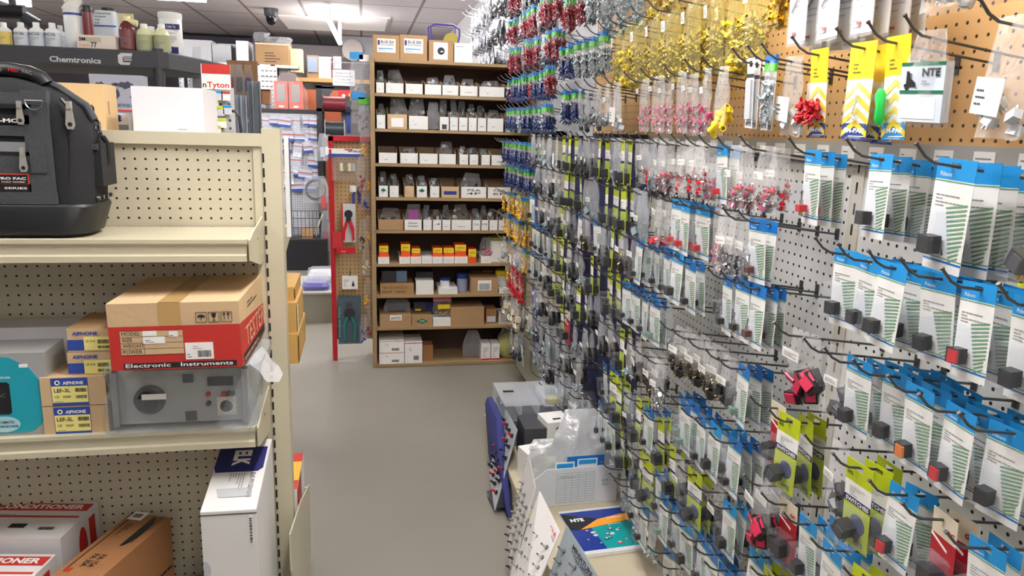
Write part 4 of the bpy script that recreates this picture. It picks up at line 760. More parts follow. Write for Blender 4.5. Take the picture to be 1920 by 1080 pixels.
for i,(px,py,h_,cm,fm) in enumerate(((668,95,.3,CLEARW,FILMW),(686,100,.36,CLEARW,FILMW),(672,170,.2,SILV,FILM),(684,180,.22,SILV,FILMW),(683,225,.24,YELW,FILM),(676,292,.22,CRIM,FILM),(688,292,.22,YELW,FILM),(686,335,.2,mat('cobalt_handle',(44,70,170),.4),FILM),(680,410,.2,BLACK,FILM),(690,405,.2,YELW,FILM),(686,460,.2,CREAM,FILM),(690,520,.22,YELW,FILM),(682,590,.2,mat('cobalt_handle',(44,70,170),.4),FILM),(690,580,.2,CRIM,FILM))):
    Y=4.85 if i<4 else 4.87; p=at(px,py,y=Y); t=empty('tool_bag_pack' if 0 else 'hanging_bag',p); tag(t,'narrow clear bag, '+ORD[i]+' down the column hanging at right edge of the red rack','bag','bags at the right edge of the red rack')
    mb=MB(); sheet(mb,.055 if i>3 else .085,h_,.03,fm,i+40,.55); mb.build('clear_bag',t,1)
    mb=MB(); r2=random.Random(i)
    for k in range(9): 
        q=Vector((r2.uniform(-.015,.015),r2.uniform(-.006,.006),-h_*r2.uniform(.55,.93))); mb.cyl(q,q+Vector((r2.uniform(-.015,.015),0,r2.uniform(-.02,.02))),.006,cm,n=7)
    if i<4: mb.box(-.04,.04,-.012,-.01,-.05,-.01,(SKY,PAPER,SKY,GRN)[i])
    mb.build('contents',t,1)
    mb=MB(); mb.tube([(0,-.01,.0),(0,.11 if i>3 else .3,-.003)],.0022,WIREL,5); mb.build('hook',t)
# ================================================================= plywood shelving with parts bins
t=empty('plywood_shelves',(.07,4.75,0)); tag(t,'tall plywood shelf unit with nine boards full of white parts bins','shelving')
ZB=[.021,.27,.485,.69,.905,1.113,1.323,1.533,1.745,1.945]; XE=XR+.0-.07
mb=MB(); mb.box(-.022,.004,0,.34,0,1.96,WOOD); mb.build('side_panel',t,bev=.001)
mb=MB(); mb.box(XE-.02,XE-.002,0,.34,0,1.96,WOOD); mb.build('side_panel',t,bev=.001)
mb=MB(); mb.box(0,XE,.33,.34,0,1.95,WOODD); mb.build('back_panel',t)
for i,z in enumerate(ZB):
    mb=MB(); mb.box(.0,XE-.02,0,.33,z-.018,z,WOOD); mb.build('shelf_board',t,bev=.001)
mb=MB()
for z in (.46,.465,1.0): 
    for k in range(14): mb.cyl((-.0225,.02,.25+k*.12),(-.0215,.02,.25+k*.12),.003,INK,n=6)
mb.build('shelf_pins',t)
SN=['bottom','ninth','eighth','seventh','sixth','fifth','fourth','third','second','top']
BINP=mat('bin_cardboard',(176,150,116),.7,0,.05); RB=random.Random(7)
def sbin(row,p0,p1,hpx,txt=None,front=WHITE,back=1,deep=.28,cnt=[0]*10,goods=None,gm=None,y=4.755,name='parts_bin',extra=None,desc=None):
    z=ZB[row]; a=at(p0,600,y=y); 
    yy=[684,615,553,494,433,371,308,242,174,112][row]; a=at(p0,yy,y=y); b=at(p1,yy,y=y); x0,x1=max(a.x,.078),min(b.x,XR-.025)
    h=hpx*.00345; w=(x1-x0)/2; cnt[row]+=1; o=ORD[cnt[row]-1] if cnt[row]<=20 else 'last'
    t=empty(name,((x0+x1)/2,y,z)); tag(t,(desc or 'open cardboard bin with white front')+', '+o+' from left on the '+SN[row]+' plywood shelf','bin' if name=='parts_bin' else 'box')
    mb=MB()
    if back:
        e=.002; mb.box(-w,w,0,e,0,h,BINP,front=front); mb.prism([(0,0),(deep,0),(deep,h*1.45),(.09,h*1.45),(.0,h)],-w,-w+e,BINP,'x'); mb.prism([(0,0),(deep,0),(deep,h*1.45),(.09,h*1.45),(.0,h)],w-e,w,BINP,'x'); mb.box(-w,w,deep-e,deep,0,h*1.5,BINP); mb.box(-w,w,0,deep,0,e,BINP)
    else: mb.box(-w,w,0,deep,0,h,front)
    mb.build('carton',t)
    mb=MB()
    if txt:
        ls=txt.split('|')
        for i,s_ in enumerate(ls): mb.text(s_,-w*.55,-.001,h*(.5-.28*i)+(.1*h if len(ls)>1 else 0),h*.2,INK,w=w*1.1)
    else: mb.lines(-w*.4,-.0008,h*.35,w*.8,h*.16,1,GREYI,cnt[row]); mb.lines(-w*.6,-.0008,h*.6,w*.5,h*.06,1,GREYI,3) if h>.06 else None
    mb.build('lettering',t)
    if extra: mb=MB(); extra(mb,w,h); mb.build('print',t)
    if goods:
        g=empty('goods_bag',((x0+x1)/2,y+.08,z+.003)); tag(g,'clear bag of parts sticking out of the '+o+' bin on the '+SN[row]+' plywood shelf','bag')
        hh=h*goods; mb=MB(); mb.T=Matrix.Translation((0,0,hh))@Matrix.Rotation(RB.uniform(-.12,.12),4,'Y'); sheet(mb,w*1.6,hh*.97,.07,(FILM,FILMW)[RB.random()<.4],RB.random()*50,.7); mb.build('clear_bag',g,1)
        mb=MB(); r2=random.Random(p0)
        for k in range(8):
            q=Vector((r2.uniform(-w*.6,w*.6),r2.uniform(-.015,.015),hh*r2.uniform(.35,.82))); s_=r2.uniform(.006,.014)
            mb.T=Matrix.Translation(q)@Matrix.Rotation(r2.uniform(0,3),4,'Y'); mb.box(-s_,s_,-s_*.6,s_*.6,-s_*.7,s_*.7,gm or r2.choice((DARK,CLEARW,GREYV,DARK,BLACK)))
        mb.T=Matrix(); mb.build('contents',g)
# row 8 (second from top): front heights ~18px
for p0,p1,g in ((705,721,2.2),(723,757,2.3),(760,793,0),(796,828,1.7),(829,860,2.0),(862,896,1.7),(898,946,1.6),(949,985,1.7)): sbin(8,p0,p1,18,goods=g,gm=None)
for p0,p1,g,ex in ((706,723,1.8,0),(726,764,2.6,1),(766,803,2.6,0),(824,842,2.6,2),(843,859,2.3,0),(860,877,2.2,0),(878,894,2.0,0),(895,912,1.9,0),(913,944,1.6,0),(948,966,1.8,0),(968,990,1.5,0)):
    sbin(7,p0,p1,24 if ex!=1 else 26,goods=g,front=(WHITE,CARTONL,WHITE)[ex],extra=(lambda mb,w,h:mb.box(-w*.6,w*.6,-.001,0,h*.15,h*.75,PAPER)) if ex==1 else (lambda mb,w,h:mb.box(-w*.5,w*.5,-.001,0,h*.1,h*.45,DARK)) if ex==2 else None)
bg=empty('goods_bag',(at(812,238,y=4.8).x,4.80,ZB[7]+.001)); tag(bg,'tall clear bag standing between bins on the third plywood shelf','bag'); mb=MB(); mb.T=Matrix.Translation((0,0,.17)); sheet(mb,.07,.165,.05,FILMW,3); mb.build('clear_bag',bg,1)
for p0,p1,g in ((710,745,0),(750,784,1.35),(786,821,0),(823,855,2.1),(861,878,1.7),(880,897,1.6),(902,919,1.5),(921,955,0),(957,985,1.5)): sbin(6,p0,p1,19,goods=g,gm=NAVY if p0==750 else None)
GD=lambda mb,w,h: mb.prism([(-w*.6,h*.6),(0,h*.45),(w*.6,h*.6),(0,h*.8)],-.001,0,GRN2)
for i,(p0,p1,g,tx) in enumerate(((710,728,2.1,0),(730,748,1.9,0),(758,777,1.9,0),(781,801,1.8,0),(806,824,1.6,0),(827,861,0,0),(864,912,2.1,'75A|4P'),(914,958,0,'75A|6P'),(960,985,0,'75A'))):
    sbin(5,p0,p1,21,tx or None,front=CARTONL if i in (2,5) else WHITE,goods=g,extra=GD if i in (0,3) else (lambda mb,w,h:mb.box(-w*.7,w*.7,-.001,0,h*.3,h*.6,BLUEP)) if i==5 else None,desc='cardboard bin' if i in (2,5) else None)
for i,(p0,p1,g,tx) in enumerate(((709,757,1.9,0),(758,791,0,'Zener|Insulated'),(793,810,2.2,0),(811,828,1.8,'-4'),(829,845,2.2,0),(846,884,2.3,0),(885,901,1.9,'Term'),(902,916,2.2,'10'),(917,933,1.9,0),(934,950,1.9,0),(953,970,1.8,0))):
    sbin(4,p0,p1,20,tx or None,front=CARTON if i==0 else WHITE,goods=g,desc='brown cardboard bin' if i==0 else None)
g=empty('goods_bag',(at(775,405,y=4.80).x,4.80,ZB[4]+.003)); tag(g,'clear bag with bright purple card in the Zener bin','bag'); mb=MB(); mb.box(-.03,.03,0,.004,.05,.125,mat('bright_purple',(168,48,160),.5)); mb.build('purple_card',g); mb=MB(); mb.T=Matrix.Translation((0,0,.16)); sheet(mb,.1,.155,.03,FILM,1); mb.build('clear_bag',g,1)
# row 3: yellow/red fuse boxes above shallow trays
YR=lambda mb,w,h:(mb.box(-w,w,-.001,0,h*.45,h,YEL),mb.box(-w,w,-.001,0,0,h*.45,mat('orange_red_print',(232,84,30),.5)),mb.text('TERMINAL',-w*.7,-.0015,h*.68,h*.12,INK,w=w*1.4),mb.lines(-w*.7,-.0015,h*.48,w*1.4,h*.12,2,INK))
for p0,p1 in ((709,730),(749,769),(770,790),(791,810),(811,830),(831,851),(852,877),(902,921)): sbin(3,p0,p1,12,back=0,deep=.25,desc='low white tray box',name='tray_box')
def standing(row,p0,p1,q0,q1,m,label,cat='box',zb=0,ex=None,Y=4.80,d=.12,name='carton_box'):
    a=at(p0,q1,y=Y); b=at(p1,q0,y=Y); w=(b.x-a.x)/2; z0=ZB[row]+zb; t=empty(name,((a.x+b.x)/2,Y,z0)); tag(t,label,cat); h=b.z-z0
    mb=MB(); mb.box(-w,w,0,d,0,h,m); mb.build('carton',t,bev=.001)
    if ex: mb=MB(); ex(mb,w,h); mb.build('printing',t)
    return t,w,h
n=0
for p0,p1,q0 in ((711,728,461),(752,769,458),(772,788,466),(812,829,465),(832,851,465),(853,874,459)):
    standing(3,p0,p1,q0,477,mat('orange_red_print',(232,84,30),.5),'yellow over orange-red connector box, '+ORD[n]+' from left on the seventh plywood shelf' if 0 else 'small yellow and orange-red box, '+ORD[n]+' in its row on the seventh plywood shelf',zb=.042,ex=YR,Y=4.775); n+=1
standing(3,878,893,467,491,RED,'red and yellow box standing directly on the board right of the trays',ex=YR,Y=4.76)
t=empty('goods_bag',(at(912,470,y=4.8).x,4.8,ZB[3]+.045)); tag(t,'clear bag of pink parts above the last tray beside the large white box','bag'); mb=MB(); mb.T=Matrix.Translation((0,0,.12)); sheet(mb,.09,.118,.05,FILM,3,.6); mb.build('clear_bag',t,1); mb=MB()
for k in range(14): q=Vector((RB.uniform(-.03,.03),RB.uniform(-.015,.015),RB.uniform(.01,.05))); mb.cyl(q,q+Vector((.012,0,.008)),.006,PINK,n=6)
mb.build('contents',t,1)
standing(3,920,960,452,490,WHITE,'large white box with small black print, right on the yellow boxes shelf',ex=lambda mb,w,h:(mb.lines(.0,-.001,h*.45,w*.7,h*.14,2,INK)),d=.2)
t=empty('goods_bag',(at(935,450,y=4.86).x,4.86,at(935,453,y=4.80).z)); tag(t,'olive-green bag lying on the large white box','bag'); mb=MB(); mb.loft([rr(-.06,.05,-.05,.08,.04,.001),rr(-.065,.055,-.055,.085,.04,.022),rr(-.03,.03,-.02,.05,.02,.04)],mat('olive_bag',(150,150,70),.3)); mb.build('bag_body',t,1)
standing(3,965,985,466,490,PAPER,'small white box at the right end of the yellow boxes shelf')
# row 2
def jar(px0,px1,q0,q1,row,lidm,label,bm=WHITEG,zb=0,Y=4.82):
    a=at(px0,q1,y=Y); b=at(px1,q0,y=Y); r=(b.x-a.x)/2; z0=ZB[row]+zb; h=b.z-z0; t=empty('plastic_jar',((a.x+b.x)/2,Y+r,z0)); tag(t,label,'jar')
    mb=MB(); mb.lathe([(r*.95,0),(r*.95,h*.8)],(0,0,0),bm,20); mb.build('jar_body',t,1); mb=MB(); mb.lathe([(r,h*.74),(r,h*.97),(r*.9,h)],(0,0,0),lidm,20); mb.build('lid',t,1)
CNT=mat('written_cardboard',(170,130,84),.7)
standing(2,713,776,533,552,CNT,'low brown carton with handwriting at left of the blue-lid jars shelf',ex=lambda mb,w,h:(mb.text('TBA 20-257-6-32',-w*.9,-.001,h*.6,h*.2,INK,w=w*1.5),mb.text('DB25P  DB25S',-w*.9,-.001,h*.2,h*.22,INK,w=w*1.4)),Y=4.76,d=.26)
for i,(p0,p1,m) in enumerate(((716,742,DARK),(743,763,mat('pale_blue_pack',(120,150,180),.4)))): standing(2,p0,p1,508,534,m,('dark','pale blue')[i]+' blister packs standing in the handwritten low carton','pack',zb=.07,Y=4.84,d=.05,name='blister_pack')
standing(2,780,813,527,553,WHITE,'white box leaning below dark packs on the eighth plywood shelf',Y=4.76); standing(2,780,812,510,530,DARK,'dark clear packs behind the white leaning box','pack',Y=4.9,name='blister_pack')
standing(2,822,858,540,550,WHITE,'flat white tray under the small blue-lid jar',Y=4.76,d=.2); jar(825,845,522,540,2,BLUEP,'small jar with blue lid on the flat white tray',zb=.037,Y=4.8); jar(857,879,514,549,2,BLUEP,'blue and white jar with blue lid beside the brown carton',mat('blue_white_jar',(160,170,200),.4))
standing(2,883,934,521,549,CARTON,'brown carton with white label between the jars',ex=lambda mb,w,h:(mb.box(-w*.5,w*.5,-.001,0,h*.2,h*.85,PAPER),mb.bars(-w*.4,-.002,h*.25,w*.8,h*.4,GREYI)),Y=4.76,d=.2)
jar(883,908,511,530,2,YEL,'left yellow-lidded jar behind the brown carton',Y=4.97); jar(906,928,508,530,2,YEL,'middle yellow-lidded jar behind the brown carton',Y=4.97); jar(930,957,508,538,2,YEL,'right yellow-lidded white jar standing by itself',zb=.0)
standing(2,936,985,540,550,WHITE,'flat white printed box under the right yellow-lidded jar',Y=4.76,d=.04,ex=lambda mb,w,h:mb.lines(-w*.8,-.001,h*.3,w*1.2,h*.4,2,INK))
# row 1
standing(1,712,771,590,612,CARTON,'wide brown open carton marked A920 on the ninth plywood shelf',ex=lambda mb,w,h:(mb.box(-w*.35,w*.4,-.001,0,h*.55,h*.98,PAPER),mb.text('#A920',-w*.3,-.002,h*.6,h*.28,INK,w=w*.62)),Y=4.76,d=.26)
t=empty('goods_bag',(at(745,590,y=4.84).x,4.84,ZB[1]+.08)); tag(t,'crumpled clear bag of dark parts on the A920 carton','bag'); mb=MB(); mb.T=Matrix.Translation((0,0,.09)); sheet(mb,.17,.088,.09,FILMW,9); mb.build('clear_bag',t,1); mb=MB(); mb.box(-.06,.05,.0,.02,.005,.05,DARK); mb.build('contents',t)
standing(1,772,811,592,612,CARTON,'brown carton with green diamond emblem on the ninth plywood shelf',ex=lambda mb,w,h:(mb.prism([(-w*.6,h*.5),(0,h*.25),(w*.6,h*.5),(0,h*.75)],-.001,0,GRN2),mb.text('NTE',-w*.22,-.002,h*.43,h*.16,PAPER,w=w*.44)),Y=4.76,d=.24)
standing(1,776,798,566,592,DARK,'dark packs with yellow label standing in the green diamond carton','pack',zb=.075,Y=4.86,d=.04,ex=lambda mb,w,h:mb.box(-w*.8,w*.2,-.001,0,h*.1,h*.3,YEL),name='blister_pack'); standing(1,798,812,566,592,NAVY,'dark blue pack standing in the green diamond carton','pack',zb=.075,Y=4.88,d=.03,name='blister_pack')
standing(1,812,845,597,613,WHITE,'tilted white box below the pink pouch of brass parts',Y=4.76)
t=empty('goods_bag',(at(829,580,y=4.8).x,4.8,ZB[1]+.06)); tag(t,'pink-topped pouch of brass parts with yellow label','bag'); mb=MB(); mb.box(-.06,.06,-.004,.004,.1,.13,mat('dusty_pink',(196,110,120),.4)); mb.box(-.03,.05,-.014,-.012,.05,.08,YEL); mb.build('label',t); mb=MB(); mb.T=Matrix.Translation((0,0,.11)); sheet(mb,.12,.11,.03,FILM,1,1); mb.build('pouch',t,1); mb=MB()
for k in range(26): q=Vector((RB.uniform(-.045,.045),RB.uniform(-.008,.008),RB.uniform(.01,.06))); mb.cyl(q,q+Vector((.008,0,.006)),.005,BRASS,n=6)
mb.build('contents',t,1)
standing(1,845,908,576,611,CARTON,'plain wide brown carton in the middle of the ninth plywood shelf',Y=4.76,d=.25); standing(1,911,931,579,609,CARTOND,'small brown carton with grey label on the ninth plywood shelf',ex=lambda mb,w,h:mb.box(-w*.8,w*.8,-.001,0,h*.1,h*.5,CLEARW),Y=4.8)
standing(1,943,970,562,584,PAPER,'upper white printed box right on the ninth plywood shelf',zb=.095,ex=lambda mb,w,h:mb.lines(-w*.8,-.001,h*.1,w*1.4,h*.7,5,GREYI)); standing(1,935,970,585,609,mat('grey_white_carton',(206,200,192),.6),'lower white printed box right on the ninth plywood shelf',ex=lambda mb,w,h:mb.lines(-w*.8,-.001,h*.2,w*1.4,h*.6,4,GREYI),Y=4.79)
# row 0
PR=lambda mb,w,h:(mb.lines(-w*.5,-.001,h*.6,w*.6,h*.2,2,GREYI),mb.bars(0,-.001,h*.15,w*.6,h*.2,INK),mb.box(-w,w,-.001,0,h*.94,h*.97,REDP))
standing(0,711,758,660,679,PAPER,'lower of two stacked white printed boxes, bottom plywood shelf left',ex=PR,Y=4.76,d=.25); standing(0,711,758,638,659,PAPER,'upper of two stacked white printed boxes, bottom plywood shelf left',zb=.078,ex=PR,Y=4.76,d=.25)
standing(0,759,792,641,679,PAPER,'single white printed box beside the stacked pair on the bottom shelf',ex=PR,Y=4.76,d=.2); standing(0,793,812,648,679,CARTOND,'small brown box right of the white printed boxes',Y=4.8)
for i,(p0,p1) in enumerate(((902,920),(921,937))): standing(0,p0,p1,645,678,PAPER,('left','right')+() and ('left' if i==0 else 'right')+' of two white boxes with red base on the bottom shelf',ex=lambda mb,w,h:(mb.lines(-w*.6,-.001,h*.2,w*1.2,h*.65,6,GREYI),mb.box(-w,w,-.001,0,0,h*.09,RED)),Y=4.78)
t=empty('goods_bag',(at(885,680,y=4.85).x,4.85,ZB[0]+.001)); tag(t,'crumpled clear bag beside the white and red boxes, bottom shelf','bag'); mb=MB(); mb.T=Matrix.Translation((0,0,.19)); sheet(mb,.13,.188,.12,FILMW,31,.5); mb.build('clear_bag',t,1)
t=empty('yellow_filled_bag',(at(952,680,y=4.88).x,4.84,ZB[0]+.001)); tag(t,'round clear bag stuffed with yellow-green filling at right on the bottom shelf','bag'); YG=mat('yellow_green_fill',(176,176,70),.5,0,.3,60,.8,90)
mb=MB(); mb.loft([[(p[0]*(1+.1*noise.noise(Vector(p)*9)),p[1],p[2]) for p in rr(-r_,r_,-r_*.8,r_*.8,r_*.6,z_,5)] for r_,z_ in ((.05,0),(.075,.03),(.085,.08),(.07,.13),(.03,.165))],YG); mb.build('filling',t,1)
mb=MB(); mb.loft([[(p[0]*(1+.15*noise.noise(Vector(p)*14)),p[1],p[2]) for p in rr(-r_,r_,-r_*.8,r_*.8,r_*.6,z_,5)] for r_,z_ in ((.055,0),(.08,.03),(.092,.08),(.082,.14),(.05,.19),(.06,.22))],FILM); mb.build('clear_bag',t,1)
# on top of the unit
TZ2=1.945
def topbox(p0,q0,p1,label,m,ex=None,d=.2,Y=4.76):
    a=at(p0,110,y=Y); b=at(p1,q0,y=Y); w=(b.x-a.x)/2; t=empty('top_box',((a.x+b.x)/2,Y,TZ2)); tag(t,label,'box'); h=b.z-TZ2; mb=MB(); mb.box(-w,w,0,d,0,h,m); mb.build('carton',t,bev=.001)
    if ex: mb=MB(); ex(mb,w,h); mb.build('label',t)
BS=lambda mb,w,h:(mb.box(-w*.7,w*.7,-.001,0,h*.28,h*.85,PAPER),mb.text('BLUE SEA',-w*.42,-.002,h*.66,h*.12,INK,w=w*1.0,bold=1),mb.text('SYSTEMS',-w*.42,-.002,h*.56,h*.07,INK,w=w*1.0),mb.box(-w*.66,-w*.5,-.002,0,h*.58,h*.78,NAVY),mb.lines(-w*.6,-.002,h*.34,w*1.1,h*.14,2,GREYI),mb.box(-w*.6,w*.5,-.0015,0,h*.42,h*.46,SKY))
topbox(700,67,749,'left brown Blue Sea Systems carton on top of the plywood shelves',CARTON,BS); topbox(750,67,801,'right brown Blue Sea Systems carton on top of the plywood shelves',CARTON,BS)
topbox(804,77,850,'brown carton with white picture label of a round black switch, shelf top',CARTON,lambda mb,w,h:(mb.box(-w*.62,w*.55,-.001,0,h*.1,h*.9,PAPER),mb.lathe([(w*.3,0),(w*.3,.001),(w*.2,.001)],(0,-.001,h*.5),BLACK,18,'y'),mb.box(-w*.05,w*.18,-.003,-.002,h*.45,h*.5,PAPER)))
topbox(852,82,886,'small off-white carton at right on top of the plywood shelves',PAPER,lambda mb,w,h:mb.lines(-w*.8,-.001,h*.8,w*1.6,h*.1,1,GREYI))
t=empty('purple_reel_stand',(at(832,82,y=4.98).x,4.98,TZ2)); tag(t,'purple wire reel stand with yellow-centred reel on top of the plywood shelves','stand')
PU=mat('purple_enamel',(80,64,160),.35); mb=MB(); mb.tube([(-.05,0,0),(-.09,0,.17),(-.1,0,.22),(-.06,0,.245),(.06,0,.245),(.1,0,.22),(.1,.0,.18),(.06,0,.0)],.006,PU,7); mb.tube([(-.05,.06,0),(-.08,.06,.24),(.08,.06,.24),(.06,.06,0)],.005,PU,7); mb.build('frame',t,1)
mb=MB(); mb.lathe([(.05,-.01),(.05,.01)],(.05,.02,.15),YELD,22,'y'); mb.build('reel',t,1)
# ================================================================= right wall: pegboards
WX=1.05
def wallboard(name,y0,y1,z0,z1,m,th=.012): mb=MB(); mb.box(WX,WX+th,y0,y1,z0,z1,m); return mb.build(name)
def rootbox(name,label,cat,mb,part): t=empty(name,(WX,1.5,0)); tag(t,label,cat); o=mb.build(part,t); o.location=(-WX,-1.5,0); return t
t=empty('wall_gondola',(WX,1.5,0)); tag(t,'long pegboard wall unit with white, navy and beige panels and low beige deck','shelving')
def wp(n,mb,**k): o=mb.build(n,t,**k); o.location=(-WX,-1.5,0)
mb=MB(); mb.box(WX,WX+.012,-.4,1.43,.17,1.5,WPEG); wp('white_panel',mb)
mb=MB(); mb.box(WX,WX+.012,1.47,2.60,.17,1.5,WPEG); wp('white_panel',mb)
mb=MB(); mb.box(WX,WX+.012,2.64,3.83,.17,1.53,NPEG); wp('navy_panel',mb)
mb=MB(); mb.box(WX,WX+.012,3.87,4.73,.17,1.55,peg('beige_pegboard_side',(204,196,168),(36,32,24),'YZ')); wp('beige_panel',mb)
UPC=mat('upright_cream',(206,202,188),.4)
for y in (1.45,2.62,3.85):
    mb=MB(); mb.box(WX-.004,WX+.012,y-.02,y+.02,.1,1.51,UPC)
    for k in range(30): mb.box(WX-.0045,WX-.004,y-.003,y+.003,1.48-k*.045,1.505-k*.045,INK)
    wp('upright',mb)
mb=MB(); mb.box(WX-.02,WX+.01,-.4,2.64,1.498,1.545,mat('label_rail_grey',(168,168,162),.4)); wp('label_rail',mb)
mb=MB(); 
for k in range(22): 
    mb=MB(); y=.62+k*.092; mb.box(WX-.0215,WX-.02,y,y+.045,1.51,1.536,PAPER); mb.lines(WX-.022,y+.04,1.515,.034,.016,2,GREYI,k,u=(0,-1,0)); wp('rail_label',mb)
DECK=mat('deck_beige',(186,176,150),.5,0,.05,3)
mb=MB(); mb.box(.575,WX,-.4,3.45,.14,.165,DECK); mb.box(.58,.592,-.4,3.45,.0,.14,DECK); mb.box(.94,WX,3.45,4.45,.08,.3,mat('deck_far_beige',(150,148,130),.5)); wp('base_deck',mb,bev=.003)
t=empty('brown_wall_board',(WX,1.5,1.545)); tag(t,'brown pegboard above the white panels holding bags of crimp parts','board')
mb=MB(); mb.box(0,.012,-1.9,1.9,0,.92,OPEG); mb.build('pegboard',t)
mb=MB(); mb.box(WX,WX+.06,3.41,6.5,1.5,2.72,mat('white_slat_board',(206,206,210),.5)); tag(mb.build('slat_board'),'pale board behind the silver bags at the far end of the right wall','board')
t=empty('wall_post',(WX,3.5,1.55)); tag(t,'pale wooden post at the far end of the wall above the parts hooks','post'); mb=MB(); mb.box(-.02,.03,1.1,1.16,0,1.15,WOOD); mb.build('post_body',t)
# ---------------------------------------------------------------- hooks and packages
RA=Matrix.Rotation(-PI/2,4,'Z'); TILT=.125; RX=random.Random(11)
HK=proto('wire_hook'); mb=MB(); mb.tube([(0,.002,0),(0,-.05,.05*TILT),(0,-.215,.215*TILT),(0,-.232,.036),(0,-.248,.053)],.0024,WIRE,6); mb.tube([(0,-.248,.053),(0,-.2505,.0555)],.0034,WIRE,6); mb.box(-.006,.006,-.002,.001,-.012,.02,WIRE); mb.build('wire',HK,1)
HKL=proto('wire_hook'); mb=MB(); mb.tube([(0,.002,0),(0,-.215,.215*TILT),(0,-.232,.036),(0,-.248,.053)],.0022,WIREL,6); mb.build('wire',HKL,1)
def sw(mb,kind,x,z,s=1.0):
    """the switch inside a blister, centred x,z in front of a card"""
    if kind in 'kro':
        c={'k':BLACK,'r':RED,'o':ORANGE}[kind]
        mb.box(x-.011*s,x+.009*s,-.022*s,-.003,z-.011*s,z+.012*s,BLACK); mb.prism([(z-.008*s,0),(z+.009*s,0)],0,0,c) if 0 else mb.box(x-.005*s,x+.012*s,-.0245*s,-.02*s,z-.009*s,z+.010*s,c)
        for k in (-1,1): mb.box(x-.019*s,x-.011*s,-.014,-.012,z+k*.006*s-.0012,z+k*.006*s+.0012,BRASS)
    else:
        c={'t':BLACK,'b':BROWN,'g':mat('pale_green_body',(120,150,130),.4),'w':RED}[kind]
        mb.box(x-.009*s,x+.009*s,-.02*s,-.004,z-.010*s,z+.004*s,c); mb.cyl((x,-.012,z+.004*s),(x,-.012,z+.014*s),.0042*s,CHROME,n=8); mb.cyl((x,-.012,z+.014*s),(x+.002,-.012,z+.032*s),.0017*s,CHROME,.0024*s,n=6)
        for k in (-1,0,1): mb.cyl((x+k*.005*s,-.012,z-.018*s),(x+k*.005*s,-.012,z-.010*s),.0013*s,BRASS,n=5)
STR=mat('stripe_green',(112,158,120),.6)
def switch_card(kind,s=1.0):
    o=proto('switch_card'); w=.033*s; h=.136*s; mb=MB()
    # card with a slotted blue header
    hz=-.018*s; top=.009*s
    mb.prism([(-w,-h),(w,-h),(w,hz),(-w,hz)],0,.0007,WHITE); 
    for a,b,c,d in ((-w,-.008*s,hz,top),(.008*s,w,hz,top),(-.008*s,.008*s,hz,-.004*s),(-.008*s,.008*s,.004*s,top)): mb.box(a,b,0,.0007,c,d,BLUE if kind in 'tbg' else SKY)
    mb.box(-w,w,-.0004,0,hz-.0025*s,hz-.0008*s,STR); mb.box(-w,w,-.0004,0,-h+.017*s,-h+.0185*s,STR); mb.box(-w,w,-.0004,0,-h+.012*s,-h+.0145*s,BLUE)
    cdo=mb.build('card',o,link=0)
    mb=MB()
    for k in range(13):
        z=-.055*s-k*.0056*s; x0=-.006*s+k*.0014*s; x1=w-.004*s-(.003*s if k>9 else 0)
        mb.quad((x0,-.0006,z),(x1,-.0006,z+.0075*s),(x1,-.0006,z+.0101*s),(x0,-.0006,z+.0024*s),STR)
    mb.text('Philmore',-w*.75,-.0006,hz+.004*s,.006*s,PAPER,w=.02*s); mb.lines(-w*.8,-.0006,-.052*s,w*1.6,.018*s,4,GREYI,3); mb.build('print',cdo,link=0)
    mb=MB(); sw(mb,kind,-w*.35,-h+.034*s,s); mb.build('switch',o,link=0)
    mb=MB(); mb.prism([(-w*.95,-h+.02*s),(w*.3,-h+.02*s),(w*.3,-.055*s),(-w*.95,-.055*s)],-.026*s,-.0008,BLIS); mb.build('blister',o,link=0)
    return o
def lime_card(big=1):
    o=proto('lime_card'); mb=MB(); w=.033 if big else .019; h=.155 if big else .14
    for a,b,c,d in ((-w,-.01,-.03,.012),(.01,w,-.03,.012),(-.01,.01,-.03,-.005),(-.01,.01,.005,.012)): mb.box(a,b,0,.0008,c,d,LIME)
    mb.box(-w,w,0,.0008,-.062,-.03,PAPER); mb.box(-w,w,0,.0008,-h,-.062,LIME)
    mb.build('card',o,link=0); mb=MB()
    if big:
        mb.box(-w,w,-.0005,0,-.072,-.06,NAVY); mb.text('SWITCHES',-w*.85,-.001,-.070,.008,PAPER,w=w*1.75,bold=2); mb.text('NTE',-w*.85,-.001,-.018,.0065,INK,w=.014,bold=1.5); mb.text('NTE',-w*.0,-.001,-h+.008,.009,INK,w=.022,bold=1.5)
        mb.lines(-w*.6,-.001,-.056,w*1.2,.02,5,GREYI); mb.lathe([(.019,0),(.018,.0006)],(.004,0,-.107),mat('violet_blue_spot',(64,74,110),.5),24,'y')
    else: mb.box(-w,w,-.0005,0,-.07,-.062,NAVY); mb.lines(-w*.8,-.001,-.058,w*1.6,.022,4,GREYI); mb.text('NTE',-w*.5,-.001,-h+.005,.008,INK,w=w)
    mb.build('print',o,link=0)
    mb=MB(); 
    if big: mb.T=Matrix.Translation((-.008,0,-.118))@Matrix.Rotation(.4,4,'Y'); mb.box(-.014,.012,-.03,-.003,-.013,.013,BLACK); mb.box(-.006,.012,-.033,-.03,-.01,.01,DARK); mb.box(.0,.004,-.018,-.012,-.026,-.013,BRASS); mb.box(.008,.011,-.018,-.012,-.026,-.013,BRASS)
    else: mb.box(-.014,.012,-.028,-.003,-.13,-.1,BLACK); mb.box(-.01,.006,-.03,-.02,-.1,-.094,DARK)
    mb.build('switch',o,link=0)
    mb=MB(); mb.box(-w*.95,w*.9,-.036 if big else -.032,-.0008,-h+.016,-.075,BLIS); mb.build('blister',o,link=0); return o
